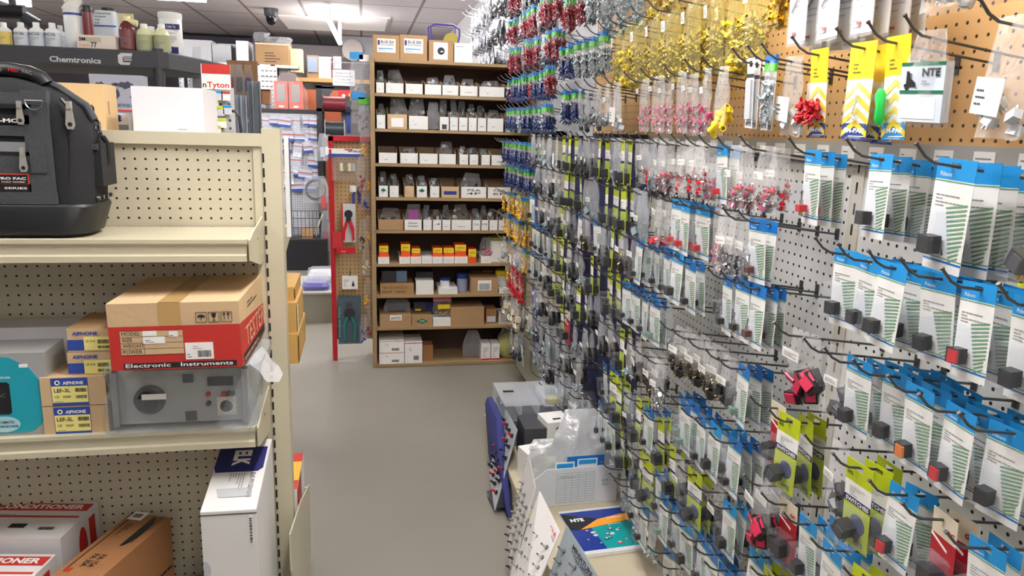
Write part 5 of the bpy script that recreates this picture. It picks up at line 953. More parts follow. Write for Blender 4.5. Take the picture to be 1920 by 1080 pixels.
def piece(mb,k,p,r,s=1.0):
    mb.T=Matrix.Translation(p)@Matrix.Rotation(r.uniform(0,6),4,'Y')@Matrix.Rotation(r.uniform(-.8,.8),4,'X')
    if k[0]=='toggle': mb.box(-.005*s,.005*s,-.004*s,.004*s,-.005*s,.004*s,k[1]); mb.cyl((0,0,.004*s),(0,0,.014*s),.0025*s,CHROME,n=6)
    elif k[0]=='tube':
        n=8; R0=.0042*s; R1=.003*s; L=.017*s; vs=[];
        for q,rad in ((0,R0),(L,R0),(L,R1),(0,R1)):
            for i in range(n): a=2*PI*i/n; vs.append((rad*math.cos(a),rad*math.sin(a),q))
        mb.add(vs,[(j*n+i,j*n+(i+1)%n,((j+1)%4)*n+(i+1)%n,((j+1)%4)*n+i) for j in range(4) for i in range(n)],k[1])
    elif k[0]=='ring':
        mb.tube([(.004*s*math.cos(a*PI/3),0,.004*s*math.sin(a*PI/3)) for a in range(6)],.0012*s,k[2],4,closed=1); mb.cyl((0,0,.004*s),(0,0,.016*s),.0026*s,k[1],n=6)
    elif k[0]=='box': mb.box(-.009*s,.009*s,-.006*s,.006*s,-.007*s,.007*s,k[1]); mb.cyl((.004*s,0,.007*s),(.004*s,0,.014*s),.0018*s,k[2],n=6); mb.cyl((-.004*s,0,.007*s),(-.004*s,0,.012*s),.0018*s,k[2],n=6)
    elif k[0]=='rocker': mb.box(-.012*s,.012*s,-.009*s,.009*s,-.008*s,.008*s,BLACK); mb.box(-.009*s,.009*s,-.012*s,-.009*s,-.006*s,.006*s,k[1])
    mb.T=Matrix()
def bagp(name,w,h,t,fm,kinds,n,seed,s=1.0,neck=.8,lab=None,hdr=None,lo=.95,hi=.55,bed=None):
    o=proto(name); r=random.Random(seed); mb=MB()
    if bed: mb.loft([rr(-w*.4,w*.4,-t*.2,t*.2,t*.18,-h*q,2) for q in (hi+.05,(hi+lo)/2,lo)],bed)
    for k in range(n):
        v=r.uniform(hi,lo); mb_p=Vector((r.uniform(-.36,.36)*w,r.uniform(-.28,.28)*t,-v*h)); piece(mb,r.choice(kinds),mb_p,r,s)
    mb.build('contents',o,1,link=0)
    mb=MB(); mb.T=Matrix.Translation((0,0,.012)); sheet(mb,w,h+.012,t,fm,seed,neck); mb.T=Matrix(); cb=mb.build('clear_bag',o,1,link=0,ang=80)
    if lab: mb=MB(); x,z,a,b=lab; mb.T=Matrix.Rotation(r.uniform(-.1,.1),4,'Y'); mb.box(x,x+a,-t*.52-.001,-t*.52,z,z+b,PAPER); mb.lines(x+a*.1,-t*.52-.0015,z+b*.25,a*.8,b*.55,3,DARK,seed); mb.build('price_label',cb,link=0)
    if hdr:
        mb=MB(); cols=hdr; z1=.014; zz=z1; hh=.034/len(cols)
        for c in cols: mb.box(-w*.46,w*.46,-.0035,.0035,zz-hh,zz,c); zz-=hh
        mb.build('header_card',o,link=0)
    return o
T1=('toggle',RED); T2=('toggle',CHROME); CR=mat('silver_grey',(150,150,156),.3,.8)
MB_D=mat('dark_blue_vinyl',(30,52,110),.35); NAVYT=('tube',MB_D)
PK={
 'k':[switch_card('k')],'r':[switch_card('r')],'o':[switch_card('o')],'t':[switch_card('t')],'b':[switch_card('b')],'g':[switch_card('g')],'w':[switch_card('w')],
 'H':[switch_card('k',1.18)],
 'L':[lime_card(1)],'l':[lime_card(0)],
 'R':[bagp('parts_bag',.085,.135,.035,FILM,[T1,('toggle',PINK),T2],26,1,1.0,.8,(-.02,-.06,.035,.016)),bagp('parts_bag',.08,.125,.03,FILM,[T1,T2],14,2,1,.8,(-.03,-.05,.032,.015))],
 'S':[bagp('parts_bag',.08,.14,.035,FILM,[T2,('toggle',CR),('ring',DARK,CHROME)],24,3,1.2,.8,(-.02,-.065,.04,.018))],
 'M':[bagp('parts_bag',.09,.13,.04,FILM,[('box',BLACK,BRASS)],16,4,1.15,.8,(-.03,-.06,.045,.018)),bagp('parts_bag',.075,.12,.04,FILM,[('box',BLACK,BRASS),('box',BLACK,CHROME)],10,5,1.3,.8,(-.02,-.055,.04,.017))],
 'K':[bagp('parts_bag',.07,.13,.03,FILM,[('box',BLACK,CHROME),('rocker',DARK)],7,6,1.2,.8,(-.02,-.06,.035,.015)),bagp('parts_bag',.065,.14,.03,FILMW,[('rocker',DARK),('box',DARK,STEEL)],8,7,1.1,.7,(-.015,-.08,.03,.015))],
 'D':[bagp('parts_bag',.10,.14,.04,FILM,[('rocker',mat('raspberry_rocker',(196,44,78),.4))],9,8,1.6,.85,(-.04,-.05,.05,.02))],
 'C':[bagp('parts_bag',.07,.13,.03,FILM,[('ring',CLEARW,CHROME),('box',GREYV,CHROME)],9,9,1.2,.75,(-.02,-.05,.035,.016)),bagp('parts_bag',.06,.15,.025,FILMW,[('box',DARK,STEEL),('ring',GREYV,CHROME)],8,10,1.2,.8)],
 'T':[bagp('terminal_pack',.045,.115,.018,FILM,[('ring',CRIM,CHROME),('tube',CRIM)],34,11,1.2,1,None,[BLUE,GRN],.95,.35,mat('crimson_bed',(132,30,44),.5,0,.5,150,1,200))],
 'U':[bagp('terminal_pack',.045,.115,.018,FILM,[('ring',MB_D,CHROME),NAVYT],34,12,1.2,1,None,[BLUE,GRN],.95,.35,mat('navy_bed',(32,50,100),.5,0,.5,150,1,200))],
 'V':[bagp('terminal_pack',.045,.12,.018,FILM,[('ring',GREYV,CHROME),('ring',CLEARW,CHROME)],30,13,1.2,1,None,[BLUE,GRN],.95,.35,mat('grey_bed',(130,140,142),.4,.3,.5,150,1,200))],
 'Y':[bagp('terminal_pack',.06,.12,.022,FILMY,[('ring',YELW,BRASS),('tube',YELW)],26,14,1.1,.9,(-.012,-.05,.022,.03),None,.95,.3,mat('amber_bed',(196,152,50),.4,0,.5,150,1,200))],
 'Z':[bagp('terminal_pack',.055,.11,.02,FILM,[('tube',YELW),('ring',YELW,CHROME)],30,15,1.1,1,None,[BLUE,LIME],.95,.35)],
 'y':[bagp('crimp_bag',.11,.19,.05,FILMY,[('ring',YELD,CHROME),('ring',YELD,BRASS),('tube',YELD)],85,16,1.15,.75,(-.02,-.05,.02,.03),None,.97,.4),bagp('crimp_bag',.1,.2,.05,FILMY,[('tube',YELD),('tube',YEL),('ring',YELD,BRASS)],80,17,1.25,.7,None,None,.97,.35)],
 'p':[bagp('crimp_bag',.075,.15,.035,FILM,[('ring',PINK,CHROME),('ring',mat('dusty_rose',(180,100,120),.4),CHROME)],34,18,1.1,.8,(-.03,-.03,.02,.014),None,.97,.5)],
 'v':[bagp('crimp_bag',.12,.2,.06,FILM,[('ring',GREYV,CHROME),('tube',GREYV)],90,19,1.35,.75,None,None,.97,.3)],
 'q':[bagp('crimp_bag',.085,.15,.035,FILM,[('tube',YEL)],14,20,1.9,.85,None,None,.92,.62)],
 'm':[bagp('crimp_bag',.05,.14,.03,FILM,[('ring',mat('magenta_vinyl',(206,40,110),.4),CHROME)],18,21,1.2,.8,(-.01,-.05,.018,.016),None,.95,.6)],
 'e':[bagp('parts_bag',.055,.14,.03,FILM,[('toggle',RED)],3,22,1.6,.8,(-.02,-.045,.04,.016),None,.9,.78)],
 'B':[bagp('parts_bag',.09,.15,.025,FILM,[('box',CLEARW,CHROME)],5,23,1.0,.9,(-.035,-.12,.06,.05))],
 'i':[bagp('parts_bag',.06,.11,.02,FILM,[('box',RED,RED)],3,24,1.0,.9,(-.02,-.03,.03,.016),None,.85,.6)],
 'W':[bagp('wire_pack',.085,.15,.03,FILM,[('ring',RED,PAPER),('tube',RED)],46,25,1.5,1,None,[RED],.95,.2)],
 'c':[bagp('parts_bag',.1,.17,.04,FILM,[('box',CREAM,STEEL),('ring',DARK,STEEL)],10,26,2.2,.7,(-.02,-.06,.03,.016))],
 'F':[bagp('foil_bag',.07,.15,.04,SILV,[('box',SILV,CHROME)],2,27,1,.5),bagp('foil_bag',.075,.13,.03,WRAP,[('box',SILV,CHROME),('ring',DARK,CHROME)],16,28,1.5,.6)],
 'O':[bagp('parts_bag',.11,.17,.04,FILMW,[('box',GREYV,STEEL)],4,29,1.5,.8,(-.03,-.08,.04,.017))],
}
def probe():
    o=proto('probe_card'); mb=MB(); mb.box(-.036,.036,0,.002,-.16,-.05,WHITE); mb.box(-.036,.036,-.002,.003,-.05,.012,BLUE); mb.box(-.03,.03,-.0005,0,-.075,-.06,PAPER); mb.lines(-.028,-.0005,-.15,.05,.07,6,mat('pale_violet_print',(190,190,214),.5)); mb.tube([(-.02,-.003,-.1),(.01,-.003,-.07),(.02,-.003,-.06)],.002,mat('slate_blue_probe',(70,84,120),.4)); mb.box(-.01,.0,-.004,-.001,-.145,-.14,RED); mb.build('card',o,link=0)
    mb=MB(); mb.T=Matrix.Translation((0,0,.01)); sheet(mb,.08,.175,.03,FILM,5,.95); mb.build('clear_bag',o,1,link=0); return o
PK['P']=[probe()]
def jim(s=1.0,c=0):
    o=proto('chevron_card'); w=.034*s; h=.155; mb=MB(); mb.box(-w,w,0,.0008,-h+.028,-.052,WHITE); mb.box(-w,w,0,.0008,-.052,.012,YEL); mb.prism([(-w,-h+.028),(-w,-h),(w,-h),(w,-h+.028)],-.0003,.0008,BLUEP if c!=2 else SKY); mb.build('card',o,link=0)
    mb=MB()
    for k in range(4):
        z=-.056-k*.0215; 
        for s_ in (-1,1):
            pts=[(0,z),(s_*w,z-.02),(s_*w,z-.031),(0,z-.011)]; mb.add([(x,-.0006,zz) for x,zz in pts],[(0,1,2,3)[::s_]],YEL)
    mb.text('JIM-PAK',-w*.85,-.0008,-h+.009,.011,PAPER,w=w*1.7,bold=2.2); mb.box(-w*.4,w*.85,-.0008,-.0004,-h+.005,-h+.0065,PAPER); mb.lines(-w*.6,-.0006,-.04,w*1.2,.02,3,mat('olive_ink',(120,110,40),.5)); mb.text('ELECTRONIC COMPONENTS',-w*.6,-.0008,-h+.0015,.0025,PAPER,w=w*1.2); mb.build('print',o,link=0)
    mb=MB(); r=random.Random(3)
    if c==1:
        for k in range(90): piece(mb,('tube',RED),Vector((r.uniform(-.045,.02),r.uniform(-.02,-.006),r.uniform(-.125,-.085)))*1.0,r,.65)
    elif c==2: mb.lathe([(.004,-.03),(.009,-.02),(.007,0),(.009,.02),(.004,.03)],(-.02,-.012,-.1),mat('neon_green_part',(40,210,90),.35),12)
    else: mb.tube([(0,-.006,-.07),(.004,-.006,-.09),(-.003,-.006,-.11),(.002,-.006,-.12)],.002,CLEARW,5)
    mb.build('contents',o,1,link=0)
    mb=MB(); mb.T=Matrix.Translation((-.008 if c==1 else 0,0,-.05)); sheet(mb,.066*s,.078,.036,FILM,c+2,1); mb.build('clear_bag',o,1,link=0); return o
PK['J']=[jim(1.0)]; PK['j']=[jim(.8,1)]; PK['1']=[jim(.8,2)]
def strip():
    o=proto('strip_card'); mb=MB(); mb.box(-.013,.013,0,.0008,-.14,.012,WHITE); mb.box(-.013,.013,-.0005,0,-.03,-.022,DARK); mb.box(-.004,.004,-.0006,0,-.006,.006,INK); mb.text('NTE',-.01,-.0006,-.136,.009,NAVY,w=.02,bold=1.5); mb.lines(-.006,-.0006,-.128,.012,.012,2,GREYI); mb.box(-.009,.01,-.006,0,-.12,-.035,CLEARW); mb.build('card',o,link=0); return o
PK['N']=[strip()]
def ntebag():
    o=proto('printed_bag'); mb=MB(); mb.box(-.042,.042,-.008,.008,-.125,-.035,mat('pale_blue_card',(214,226,238),.4)); mb.box(-.042,.042,-.0085,-.008,-.04,-.035,GRN2); mb.box(-.042,.042,-.0085,-.008,-.082,-.077,GRN2)
    mb.text('NTE',.0,-.009,-.056,.012,INK,w=.034,bold=2); mb.lines(.0,-.009,-.068,.034,.008,2,GREYI)
    mb.box(-.03,-.026,-.009,-.008,-.07,-.048,INK); mb.prism([(-.034,-.072),(-.012,-.072),(-.012,-.066),(-.02,-.06),(-.02,-.052),(-.026,-.05),(-.026,-.066),(-.034,-.068)],-.009,-.008,INK); mb.lathe([(.004,0),(.004,.0006)],(-.028,-.0085,-.073),INK,10,'y'); mb.lines(-.012,-.009,-.074,.01,.008,2,INK)
    mb.box(-.036,.03,-.0085,-.008,-.12,-.088,PAPER); mb.build('card',o,link=0)
    mb=MB(); mb.T=Matrix.Translation((0,0,.012)); sheet(mb,.095,.145,.035,FILM,2,.6); mb.build('clear_bag',o,1,link=0); return o
PK['n']=[ntebag()]
def gc():
    o=proto('red_card'); mb=MB(); mb.box(-.028,.028,0,.0008,-.135,-.03,mat('deep_red_print',(176,26,40),.45)); mb.box(-.028,.028,0,.0008,-.03,.012,CREAM); mb.text('GC',.006,-.0006,-.02,.009,RED,w=.018,bold=2); mb.prism([(-.028,-.035),(.01,-.05),(.01,-.046),(-.028,-.031)],-.0006,0,PAPER); mb.build('card',o,link=0)
    mb=MB(); mb.box(-.018,.012,-.028,-.003,-.11,-.08,BLACK); mb.build('switch',o,link=0); mb=MB(); mb.box(-.024,.02,-.032,-.0008,-.12,-.06,BLIS); mb.build('blister',o,link=0); return o
PK['G']=[gc()]
def longpack():
    o=proto('long_tube_pack'); mb=MB(); mb.box(-.02,.02,-.01,.0,-.42,-.02,mat('royal_blue_tube',(44,58,160),.3)); mb.box(-.03,.03,-.014,.004,-.44,.012,BLIS); mb.build('tubes',o,link=0); return o
PK['z']=[longpack()]
DESC={'k':('blue-headed card with black rocker switch','card'),'H':('large blue-headed card with black rocker switch','card'),'r':('blue-headed card with red rocker switch','card'),'o':('blue-headed card with orange rocker switch','card'),
'ro':0,'t':('blue-headed card with black toggle switch','card'),'b':('blue-headed card with brown toggle switch','card'),'g':('blue-headed card with pale green toggle','card'),'w':('blue-headed card with red toggle','card'),
'L':('yellow-green SWITCHES card with black switch','card'),'l':('narrow yellow-green card with black switch','card'),'R':('clear bag of small red switches','bag'),'S':('clear bag of silver toggle switches','bag'),'M':('clear bag of black and gold switches','bag'),
'K':('clear bag of black switches','bag'),'D':('clear bag of large red rockers','bag'),'C':('clear bag of grey metal parts','bag'),'T':('slim pack of dark red terminals','pack'),'U':('slim pack of dark blue terminals','pack'),'V':('slim pack of grey terminals','pack'),
'Y':('yellowish bag of yellow terminals','bag'),'Z':('blue-headed pack of yellow terminals','pack'),'y':('large clear bag of yellow crimp terminals','bag'),'p':('clear bag of pink crimp terminals','bag'),'v':('large clear bag of blue-grey terminals','bag'),'q':('clear bag of big yellow tubes','bag'),
'm':('narrow bag of magenta terminals','bag'),'e':('clear bag of two red switches','bag'),'B':('clear bag with white paper label','bag'),'i':('small bag with red pieces','bag'),'W':('red wire kit pack','pack'),'c':('clear bag of cream connectors','bag'),'F':('silver foil bag','bag'),'O':('milky bag of pale boxes','bag'),
'P':('blue-headed white probe card, clear bag','card'),'J':('yellow and white chevron JIM-PAK card','card'),'j':('yellow JIM-PAK card with red tubes','card'),'1':('JIM-PAK card with bright green part','card'),'N':('slim white NTE strip','card'),'n':('pale NTE bag with green lines','bag'),'G':('red and cream GC card','card'),'z':('long blue tube pack','pack')}
KIND={'card':'card','bag':'bag','pack':'pack'}
def row(rname,zt,items,hook=None,d0=.205,dd=.03,L=1,tag_=''):
    """items: (y, kind, how many); listed from the far end; zt: height of the hook tips"""
    items=sorted(items,key=lambda q:-q[0]); zb=zt-.053
    for i,(y,k,n) in enumerate(items):
        o=ORD[i] if i<26 else 'number '+str(i+1)
        where=o+' hook from left, '+rname
        y+=RX.uniform(-.006,.006); z=zb+RX.uniform(-.003,.003)
        HOOKS.append((Vector((WX-.1,y,z-H)).length,len(HOOKS),hook or HK,Matrix.Translation((WX-.001,y,z))@RA@Matrix.Rotation(RX.uniform(-.03,.03),4,'Z'),where,rname))
        df=d0-RX.uniform(0,.03) if k not in 'zvyF' else .17
        if k=='L': df=.2
        for j in range(n):
            d=df-j*dd*(1 if k not in 'TUVNZ' else .55)*(1.15 if k in 'kroHDL' else .95)
            if d<.03: break
            p=Vector((WX-d,y+RX.uniform(-.004,.004)*(1+j),z+d*TILT))
            v=PK[k][RX.randrange(len(PK[k]))]
            M=Matrix.Translation(p)@RA@Matrix.Rotation(RX.uniform(-.16,.16),4,'Z')@Matrix.Rotation(RX.uniform(-.05,.05),4,'Y')@Matrix.Rotation(RX.uniform(-.02,.09),4,'X')
            ds,ct=DESC[k]
            if n==1: inst(v,M,ds+', '+where,ct)
            elif j==0: inst(v,M,ds+', front, '+where,ct)
            else: inst(v,M,ds+', behind, '+where,ct,'packs behind, '+where if n>2 else None)
HOOKS=[]
def gen(y1,y0,st,ks,n=3,seed=0):
    r=random.Random(seed); out=[]; y=y1; i=0
    while y>=y0: k=ks[i%len(ks)]; out.append((y,k,max(1,n+r.choice((-1,0,0,1))))); y-=st*(1.25 if k in 'RMDSH' else 1); i+=1
    return out
# near white panel
row('near panel top row',1.548,[(1.335,'w',3),(1.15,'k',5),(.98,'H',4),(.80,'L',3),(.70,'k',3)])
row('near panel second row',1.375,[(1.20,'k',1),(1.14,'k',3),(1.065,'k',3),(.98,'k',3),(.90,'r',3),(.80,'k',3)])
row('near panel third row',1.187,[(1.31,'D',1),(1.21,'K',1),(1.14,'k',4),(1.07,'k',4),(.985,'o',4),(.905,'r',4),(.83,'k',2)],d0=.19)
row('near panel fourth row',1.01,[(1.38,'G',1),(1.30,'L',3),(1.18,'K',1),(1.08,'L',3),(.985,'r',2),(.9,'G',2),(.82,'k',2)],d0=.2)
row('near panel fifth row',.83,[(1.37,'D',3),(1.29,'G',1),(1.21,'k',3),(1.12,'k',3),(1.03,'L',2),(.94,'b',3)])
row('near panel sixth row',.655,gen(1.38,.98,.075,'kLgtbk',3,4))
row('near panel seventh row',.49,gen(1.38,1.1,.08,'gtk',3,5))
# middle white panel
row('middle panel top row',1.548,[(2.57,'K',2),(2.49,'C',2),(2.41,'l',2),(2.33,'C',2),(2.24,'R',1),(2.16,'C',2),(2.07,'R',2),(1.98,'R',2),(1.90,'R',2),(1.81,'R',2),(1.73,'w',2),(1.62,'R',2),(1.52,'R',2)])
row('middle panel second row',1.392,[(2.56,'l',2),(2.48,'l',2),(2.40,'l',2),(2.31,'K',2),(2.20,'O',1),(2.06,'e',2),(1.98,'w',3),(1.90,'w',3),(1.82,'w',2),(1.74,'p',1),(1.66,'S',2),(1.58,'S',2),(1.50,'b',2)])
row('middle panel third row',1.245,[(2.56,'K',2),(2.47,'l',2),(2.38,'M',1),(2.29,'M',1),(2.20,'t',3),(2.11,'t',3),(2.02,'t',3),(1.92,'k',2),(1.83,'t',2),(1.62,'t',3),(1.555,'t',3),(1.49,'b',3)])
row('middle panel extra row',1.198,[(1.40,'b',3),(1.34,'b',2)]) if 0 else None
row('middle panel fourth row',1.085,[(2.54,'l',2),(2.46,'l',2),(2.38,'l',2),(2.30,'t',2),(2.22,'t',3),(2.14,'t',2),(2.06,'g',2),(1.98,'C',1)])
row('middle panel fifth row',1.045,[(1.88,'M',2),(1.79,'M',2),(1.70,'M',2),(1.60,'M',1),(1.53,'g',3)])
row('middle panel sixth row',.915,[(2.52,'K',2),(2.43,'K',2),(2.34,'l',2),(2.25,'C',2),(2.15,'M',1),(2.06,'M',2),(1.97,'S',1)])
row('middle panel seventh row',.86,[(1.86,'g',3),(1.78,'g',3),(1.70,'t',3),(1.62,'k',3),(1.54,'t',3)])
row('middle panel eighth row',.745,[(2.5,'t',2),(2.43,'t',2),(2.36,'L',2),(2.28,'l',2),(2.2,'K',2),(2.12,'l',2),(2.04,'t',3),(1.96,'l',2)],d0=.21)
row('middle panel ninth row',.70,[(1.86,'l',2),(1.78,'K',1),(1.70,'L',2),(1.60,'M',1),(1.53,'k',3)])
row('middle panel tenth row',.59,[(2.5,'t',2),(2.42,'t',2),(2.34,'k',2),(2.26,'l',2),(2.18,'K',2),(2.10,'l',3),(2.02,'L',2),(1.93,'t',3)],d0=.21)
row('middle panel eleventh row',.54,gen(1.86,1.5,.07,'gtkt',3,8))
row('middle panel twelfth row',.43,gen(2.3,1.9,.07,'CgtCt',2,9),d0=.2)
row('middle panel thirteenth row',.37,gen(1.86,1.45,.08,'gCbt',2,10))
# navy panel
row('navy panel top row',1.548,[(3.75,'C',2),(3.62,'C',2),(3.5,'O',1),(3.36,'B',1),(3.22,'l',2),(3.14,'l',2),(3.06,'l',2),(2.98,'K',2),(2.9,'K',2),(2.82,'K',2),(2.73,'l',2)])
row('navy panel second row',1.40,[(3.78,'z',1),(3.66,'K',2),(3.54,'C',2),(3.42,'K',2),(3.3,'C',2),(3.18,'l',2),(3.08,'l',2),(2.98,'l',2),(2.88,'C',1),(2.78,'O',1)])
row('navy panel third row',1.25,[(3.75,'k',1),(3.62,'K',2),(3.48,'C',2),(3.35,'K',2),(3.22,'l',2),(3.05,'K',2),(2.92,'t',2),(2.8,'M',1),(2.7,'t',2)])
row('navy panel fourth row',1.10,[(3.78,'k',2),(3.68,'t',2),(3.58,'k',2),(3.48,'t',2),(3.38,'C',2),(3.28,'l',2),(3.14,'l',2),(3.0,'K',2),(2.84,'C',1),(2.72,'l',2)])
row('navy panel fifth row',.96,[(3.76,'t',2),(3.66,'k',2),(3.55,'k',2),(3.42,'K',2),(3.28,'l',2),(3.14,'l',2),(3.0,'K',2),(2.86,'l',2),(2.72,'K',2)])
row('navy panel sixth row',.81,[(3.76,'z',1),(3.62,'C',2),(3.5,'K',2),(3.3,'K',2),(3.14,'l',2),(3.0,'G',1),(2.86,'C',1),(2.72,'K',2)])
row('navy panel seventh row',.66,gen(3.7,2.7,.13,'CKCOCKK',2,11))
row('navy panel eighth row',.52,gen(3.6,2.7,.14,'OCKCO',2,12))
row('navy panel ninth row',.39,gen(3.4,2.7,.15,'OCO',1,13))
# far panel: terminal packs
row('far panel top row',1.50,gen(4.66,3.92,.1,'U',4,14),HKL)
row('far panel second row',1.36,gen(4.5,3.92,.09,'U',4,15),HKL)
row('far panel third row',1.20,gen(4.6,3.92,.1,'YYZY',3,16),HKL)
row('far panel fourth row',1.06,gen(4.6,3.92,.1,'YZZ',3,17),HKL)
row('far panel fifth row',.92,gen(4.5,3.92,.11,'CZBC',2,18),HKL)
row('far panel sixth row',.78,[(4.45,'Y',1),(4.28,'W',2),(4.14,'W',2),(4.0,'W',1)],HKL)
row('far panel seventh row',.62,[(4.4,'c',1),(4.22,'c',2),(4.06,'c',1),(3.94,'K',1)],HKL)
row('far panel bottom row',.42,[(4.2,'C',1),(4.05,'K',2),(3.93,'k',1)],HKL)
# brown board
row('brown board lowest row',1.735,[(3.3,'V',3),(3.2,'U',3),(3.1,'U',3),(2.98,'C',2),(2.86,'F',1),(2.74,'C',2),(2.62,'C',2),(2.5,'B',1),(2.3,'p',1),(2.16,'p',2),(1.98,'p',3),(1.84,'m',1),(1.74,'q',1),(1.59,'N',4),(1.52,'V',1),(1.46,'B',1),(1.345,'j',1),(1.22,'J',3),(1.13,'1',1),(1.055,'n',1),(.90,'B',1),(.80,'B',1)])
row('brown board second row',1.925,[(3.3,'U',3),(3.2,'U',3),(3.08,'V',4),(2.98,'V',4),(2.88,'V',4),(2.74,'V',3),(2.6,'y',1),(2.5,'y',1),(2.4,'y',1),(2.28,'y',2),(2.14,'y',2),(2.0,'y',2),(1.86,'y',2),(1.74,'y',2),(1.64,'y',1),(1.54,'Y',2),(1.44,'P',4),(1.34,'P',4),(1.24,'P',4),(1.14,'i',2),(1.05,'B',2),(.95,'B',2),(.86,'B',2)])
row('brown board third row',2.12,[(3.3,'T',3),(3.2,'T',3),(3.08,'T',3),(2.96,'V',3),(2.86,'V',3),(2.74,'v',1),(2.6,'v',1),(2.46,'v',1),(2.3,'y',1),(2.14,'y',1),(2.0,'O',1),(1.86,'y',1)])
row('brown board fourth row',2.31,[(3.3,'T',3),(3.2,'T',3),(3.08,'T',2),(2.96,'F',1),(2.84,'V',3),(2.7,'v',1)])
# beyond the brown board
row('far wall lowest row',1.69,gen(4.6,3.42,.12,'UUUVU',4,20),HKL)
row('far wall second row',1.86,gen(4.6,3.42,.12,'UTUU',4,21),HKL)
row('far wall third row',2.03,gen(4.6,3.42,.12,'TTTF',4,22),HKL)
row('far wall fourth row',2.20,gen(4.6,3.42,.12,'TTFT',4,23),HKL)
row('far wall fifth row',2.37,gen(4.7,3.42,.14,'FTTF',3,24),HKL)
row('beyond shelves lowest row',2.12,gen(5.9,5.15,.16,'F',3,25),HKL)
row('beyond shelves middle row',2.30,gen(6.3,5.1,.16,'F',3,26),HKL)
row('beyond shelves top row',2.46,gen(6.3,4.8,.18,'F',3,27),HKL)
HOOKS.sort(key=lambda q:q[:2])
for _,_,h,M,where,rname in HOOKS[:295]: inst(h,M,'wire peg hook, '+where,'hook','wire hooks, '+rname)
mb=MB()
for _,_,h,M,where,rname in HOOKS[295:]:
    mb.T=M; L=WIREL if h is HKL else WIRE; mb.tube([(0,.002,0),(0,-.215,.215*TILT),(0,-.232,.036),(0,-.248,.053)],.0022,L,5)
mb.T=Matrix(); tag(mb.build('wire_hooks'),'thin wire peg hooks crowding the farthest part of the right wall','hooks',kind='stuff')
# ================================================================= things on the low deck
DZ=.166
CLR=film('clear_bin_plastic',(240,244,248),.2,.1,.1,8)
t=empty('organizer_case',(.775,3.15,DZ)); tag(t,'clear plastic organizer case with dividers on the far end of the beige deck','case')
mb=MB(); mb.box(-.175,.175,-.1,.22,.12,.19,CLR); mb.build('lid',t,bev=.006); mb=MB(); mb.box(-.165,.165,-.09,.21,.0,.12,mat('case_smoke',(120,124,130),.25)); mb.build('body',t,bev=.004)
mb=MB()
for x in (-.1,-.02,.07,.12): mb.box(x,x+.003,-.09,.21,.125,.185,CLEARW)
mb.box(-.16,.16,.1,.103,.125,.185,CLEARW); mb.build('divider',t); mb=MB(); mb.box(-.15,-.1,.08,.1,.1905,.192,BLACK); mb.build('nameplate',t)
t=empty('parts_case',(.84,3.08,.36)); tag(t,'small clear case of yellow and green items on top of the organizer','case'); mb=MB(); mb.box(-.07,.08,-.06,.12,0,.035,CLR); mb.build('shell',t,bev=.004)
mb=MB(); mb.box(-.03,.02,.05,.1,.004,.025,GRN2); mb.box(.0,.05,.06,.1,.004,.03,BLUE); mb.box(-.05,.0,-.04,.02,.004,.022,YELD); mb.box(.02,.06,-.03,.03,.004,.02,YELW); mb.build('contents',t)
t=empty('blue_tote',(.59,2.95,0)); tag(t,'dark blue cloth tote slumped over the front of the deck by the clear case','bag')
TB=mat('blue_cloth',(44,52,116),.8,0,.1,20,.2,100); mb=MB(); mb.loft([rr(-.035,-.02,-.25,.12,.006,.02),rr(-.045,-.018,-.2,.2,.01,.1),rr(-.04,-.01,-.05,.3,.01,.2),rr(-.035,.0,.05,.38,.01,.27),rr(-.025,.0,.1,.38,.008,.3)],TB); mb.build('cloth',t,1)
for i,(x,y,z,w,d,h,m,l,rz) in enumerate(((.70,2.86,DZ,.1,.16,.16,DARK,'black box below the white hang-hole boxes on the deck',0),(.80,2.86,DZ,.11,.12,.185,WHITE,'white box with black hang slot in the deck clutter, left one',8),(.93,2.95,DZ,.09,.12,.2,WHITE,'white box with dark holes standing behind the others, right one',-6),(.67,2.68,DZ,.09,.1,.13,WHITE,'white folded carton at the left edge of the deck clutter',14))):
    t=empty('hang_box',(x,y,z),R(rz)); tag(t,l,'box'); mb=MB(); mb.box(-w/2,w/2,0,d,0,h,m); mb.build('carton',t,bev=.001)
    if i: mb=MB(); mb.prism([(-.02,h-.03),(.02,h-.03),(.008,h-.02),(-.008,h-.02)],-.001,0,INK); mb.box(-.018,.018,.03,.045,h,h+.001,INK); mb.build('hang_slot',t)
t=empty('parts_carton',(1.0,2.74,DZ)); tag(t,'brown divided carton of glass bulbs beside the crumpled bag on the deck','box'); mb=MB(); mb.box(-.09,.04,0,.16,0,.13,WHITE,top=CARTOND); mb.box(-.085,.035,.07,.075,.13,.15,CARTON); mb.build('carton',t); mb=MB()
for k in range(4): mb.lathe([(.012,0),(.014,.012),(.008,.022)],(-.06+.03*k,.035,.131),CLEARW,10)
mb.build('bulbs',t,1)
for i,(x,y,z,w,h,th,m,l) in enumerate(((.85,2.70,.47,.26,.26,.14,CLOUD,'big crumpled milky bag in the middle of the deck clutter'),(.70,2.68,.36,.18,.17,.1,CLOUD,'clear bag at left of the big crumpled bag'),(.80,2.60,.25,.2,.08,.06,FILM,'flat clear bag just behind the white record box'))):
    t=empty('plastic_bag',(x,y,z)); tag(t,l,'bag'); mb=MB(); mb.T=Matrix.Rotation(R(-25),4,'X'); sheet(mb,w,h,th,m,60+i,.6,12,12,.5,.012); mb.T=Matrix(); mb.build('bag_film',t,1,ang=80)
t=empty('olive_booklet',(.75,2.66,DZ)); tag(t,'pale green booklet pack lying inside the clutter behind the record box','booklet'); mb=MB(); mb.box(-.08,.06,0,.05,0,.12,mat('pale_green_book',(196,204,160),.5)); mb.build('booklet_body',t)
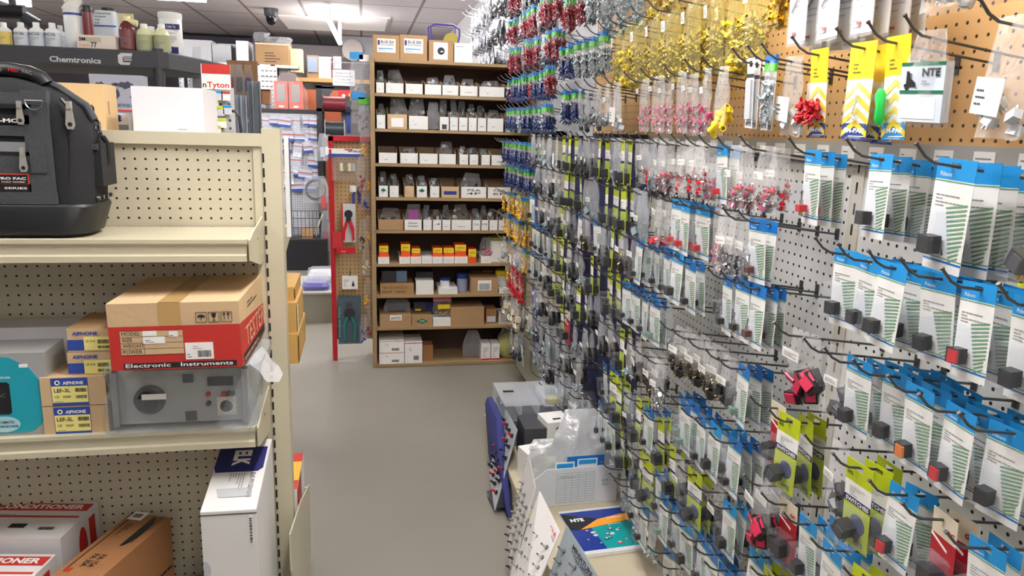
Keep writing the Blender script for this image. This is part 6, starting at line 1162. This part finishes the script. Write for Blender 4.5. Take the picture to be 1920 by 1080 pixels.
for i,(px,py,l) in enumerate(((1082,762,'left'),(1103,770,'right'))):
    c=at(px,py,y=2.9); t=empty('round_pack',c); tag(t,l+' round milky disc pack hanging low above the deck clutter','pack'); mb=MB(); mb.lathe([(.024,0),(.026,.01),(.022,.045)],(0,0,0),CLEARW,20,'y'); mb.build('disc',t,1); mb=MB(); mb.T=Matrix.Translation((0,0,.09)); sheet(mb,.08,.16,.03,FILM,i,.5); mb.build('clear_bag',t,1)
t=empty('record_box',(.77,2.5,DZ),R(2)); tag(t,'white card record box printed with a green ruled table on the deck','box')
mb=MB(); mb.prism([(-.17,0),(.17,0),(.17,.15),(-.115,.15),(-.17,.105)],0,.003,mat('grey_white_board',(212,216,222),.6)); mb.box(-.17,.17,.003,.1,0,.003,PAPER); mb.box(.167,.17,0,.1,0,.13,PAPER); mb.box(-.17,-.167,0,.1,0,.1,PAPER); mb.build('front_panel',t)
mb=MB(); GI=mat('pale_green_ink',(130,160,146),.6)
for k in range(13): mb.box(-.075,.075,-.0008,0,.012+k*.0098,.0124+k*.0098,GI)
for x in (-.075,-.04,-.015,.012,.04,.0745): mb.box(x,x+.0005,-.0008,0,.012,.13,GI)
mb.lines(-.06,-.001,.112,.12,.012,2,GI); mb.text('REOR',.105,-.001,.086,.01,GI,w=.026,bold=1); mb.text('BIN 2',.108,-.001,.07,.01,GI,w=.024,bold=1); mb.build('printed_table',t)
mb=MB(); mb.box(-.075,.0,.02,.022,.12,.165,WHITE); mb.box(-.07,-.005,.0195,.02,.14,.16,SKY); mb.box(-.02,.13,.05,.052,.13,.172,BLUE); mb.box(.02,.1,.045,.046,.13,.162,WHITE); mb.box(.025,.095,.0445,.045,.14,.158,SKY); mb.build('blue_cards',t)
# catalog
t=empty('switch_catalog',(.82,2.295,DZ),R(4)); tag(t,'glossy NTE catalog with blue, orange and teal cover lying on the deck','catalog')
mb=MB(); W,Dp=.122,.145; mb.box(-W,W,-Dp,Dp,0,.012,PAPER); mb.build('pages',t,bev=.001)
def cq(p,m,z=.0126): mb.add([(x*W,y*Dp,z) for x,y in p],[tuple(range(len(p)))],m)
CB=mat('cover_blue',(34,56,140),.2); CT=mat('cover_teal',(20,150,150),.2); CO=mat('cover_orange',(240,160,40),.2)
mb=MB(); cq([(-1,-.86),(1,-.86),(1,.9),(-1,.9)],CB); cq([(-.3,-.86),(1,-.86),(1,.25),(-.35,.1)],CT,.0129); cq([(-.7,.05),(1,.28),(1,.62),(.0,.45)],CO,.0132); cq([(-1,.1),(-.7,.05),(.0,.48),(-1,.85)],mat('cover_black',(24,26,34),.2),.0135); cq([(-1,.9),(1,.9),(1,1),(-1,1)],mat('pale_cover_edge',(214,216,220),.3)); cq([(-1,-1),(1,-1),(1,-.86),(-1,-.86)],mat('pale_cover_edge',(214,216,220),.3)); mb.build('cover_print',t)
mb=MB(); mb.text('NTE',-W*.82,Dp*.42,.0138,.022,PAPER,w=.05,u=(1,0,0),v=(0,1,0),bold=2.5); mb.text('SWITCHES',W*.3,Dp*.42,.0138,.01,PAPER,w=.065,u=(1,0,0),v=(0,1,0),bold=1); mb.lines(W*.2,Dp*.1,.0136,.08,.016,2,PAPER,4,u=(1,0,0),v=(0,1,0)); mb.text('NTE',W*.7,-Dp*.72,.0138,.006,PAPER,w=.02,u=(1,0,0),v=(0,1,0),bold=1)
r=random.Random(9)
for k in range(17):
    x,y=r.uniform(-.75,.85)*W,r.uniform(-.7,.02)*Dp; a=r.uniform(0,3); m=r.choice((INK,NAVY,CLEARW,RED,DARK)); s_=r.uniform(.006,.012)
    mb.add([(x+s_*math.cos(a+q),y+s_*.8*math.sin(a+q),.0137) for q in (0,1.4,3,4.5)],[(0,1,2,3)],m); mb.add([(x+.6*s_*math.cos(a+q),y+.5*s_*math.sin(a+q)+.003,.0138) for q in (0,1.4,3,4.5)],[(0,1,2,3)],CLEARW)
mb.build('cover_pictures',t)
# toggle displays leaning along the front of the deck
def panel(label,p,m,fn,cols,rows,style,th=.004,name='switch_display',skip=()):
    """p: far-top, near-top, near-bottom, far-bottom corners"""
    a,b,c,d=[Vector(q) for q in p]; base=(c+d)/2; t=empty(name,base); tag(t,label,'display'); n=(b-a).cross(d-a).normalized()
    if n.x>0: n=-n
    Q=[q-base for q in (a,b,c,d)]; mb=MB(); vs=Q+[q-n*th for q in Q]; mb.add(vs,[(0,1,2,3),(7,6,5,4),(0,4,5,1),(1,5,6,2),(2,6,7,3),(3,7,4,0)],m); mb.build('panel',t)
    P=lambda u,v:(Q[0]*(1-u)+Q[1]*u)*(1-v)+(Q[3]*(1-u)+Q[2]*u)*v
    for j in range(rows):
        for i in range(cols):
            if (i,j) in skip: continue
            q=P(.16+.7*i/max(1,cols-1),fn[0]+(fn[1]-fn[0])*j/max(1,rows-1)); mb=MB(); dn=Vector((0,0,.4))
            if style=='chrome': mb.cyl(q,q+n*.006,.006,STEEL,n=10); mb.cyl(q+n*.006,q+n*.012,.0035,CHROME,n=8); mb.cyl(q+n*.012,q+n*.024+dn*.02,.0022,CHROME,.003,n=8)
            elif style=='mix': cc=(BLACK,RED,BLACK,RED,BLACK)[(i+j)%5]; mb.cyl(q,q+n*.008,.009,BLACK,n=8); mb.cyl(q+n*.008,q+n*.022+dn*.02,.005,cc,n=8)
            else: mb.cyl(q,q+n*.006,.006,STEEL,n=10); mb.cyl(q+n*.006,q+n*.018,.003,BLACK if j>5 else CHROME,n=8)
            mb.build('toggle',t,1)
    return t,P,n
WS=mat('display_white',(224,222,220),.35); GS=mat('display_grey',(142,152,158),.4); LS=mat('display_light_grey',(176,182,188),.35)
def C4(a,b,c,d): return [at(q[0],q[1],y=q[2]) for q in (a,b,c,d)]
P1=C4((948,768,3.12),(969,806,2.88),(927,957,2.76),(917,882,3.0))
t,P,n=panel('grey display board with red and black switches, farthest along the deck front',P1,LS,(.12,.85),4,6,'mix')
mb=MB(); a,b=P(1,.62),P(1,.98); e=b+Vector((.11,.02,0)); mb.add([a,b,e],[(0,1,2)],DARK); mb.add([b,e,e+Vector((0,.16,0)),b+Vector((-.01,.16,0))],[(0,1,2,3)],SILV); mb.build('easel_back',t)
P2=C4((991,855,2.48),(1003,913,2.26),(957,1082,2.10),(953,996,2.32)); t,P,n=panel('grey-white display board of small toggles seen almost edge-on beside the record box',P2,mat('display_dull_white',(196,194,190),.4),(.3,.97),3,8,'small')
P3=C4((1011,921,2.02),(1049,998,1.86),(1004,1104,1.80),(957,1082,1.96)); 
P3[2]=P3[1]+(P3[2]-P3[1])*1.6; P3[3]=P3[0]+(P3[3]-P3[0])*1.6
t,P,n=panel('white display board with rows of chrome toggle switches in front of the catalog',P3,WS,(.22,.95),3,8,'chrome')
mb=MB()
def onp(mb,P,n,u,v,w,h,s,m,bold=1.5): a=P(u,v)+n*.001; U=(P(1,v)-P(0,v)).normalized(); V=(P(u,0)-P(u,1)).normalized(); mb.text(s,a.x,a.y,a.z,h,m,w=w,u=U,v=V,bold=bold)
onp(mb,P,n,.35,.09,.10,.012,'TOGGLE',mat('pink_red_print',(214,70,90),.5)); onp(mb,P,n,.35,.135,.10,.009,'SWITCHES',GREYI); mb.build('lettering',t)
P4=C4((1062,985,1.86),(1121,1082,1.66),(1085,1180,1.62),(1030,1078,1.82)); P4[2]=P4[1]+(P4[2]-P4[1])*1.5; P4[3]=P4[0]+(P4[3]-P4[0])*1.9
t,P,n=panel('blue-grey display board with chrome toggles and black lettering, nearest of the boards',P4,GS,(.2,.95),3,7,'chrome')
mb=MB(); onp(mb,P,n,.3,.1,.12,.013,'MINIATURE',INK); onp(mb,P,n,.3,.16,.12,.013,'TOGGLE SWITCHES',INK); mb.build('lettering',t)
for o in PROTO:
    for k in children(o):
        for q in [k]+children(k):
            if q.name in COL.objects: COL.objects.unlink(q)
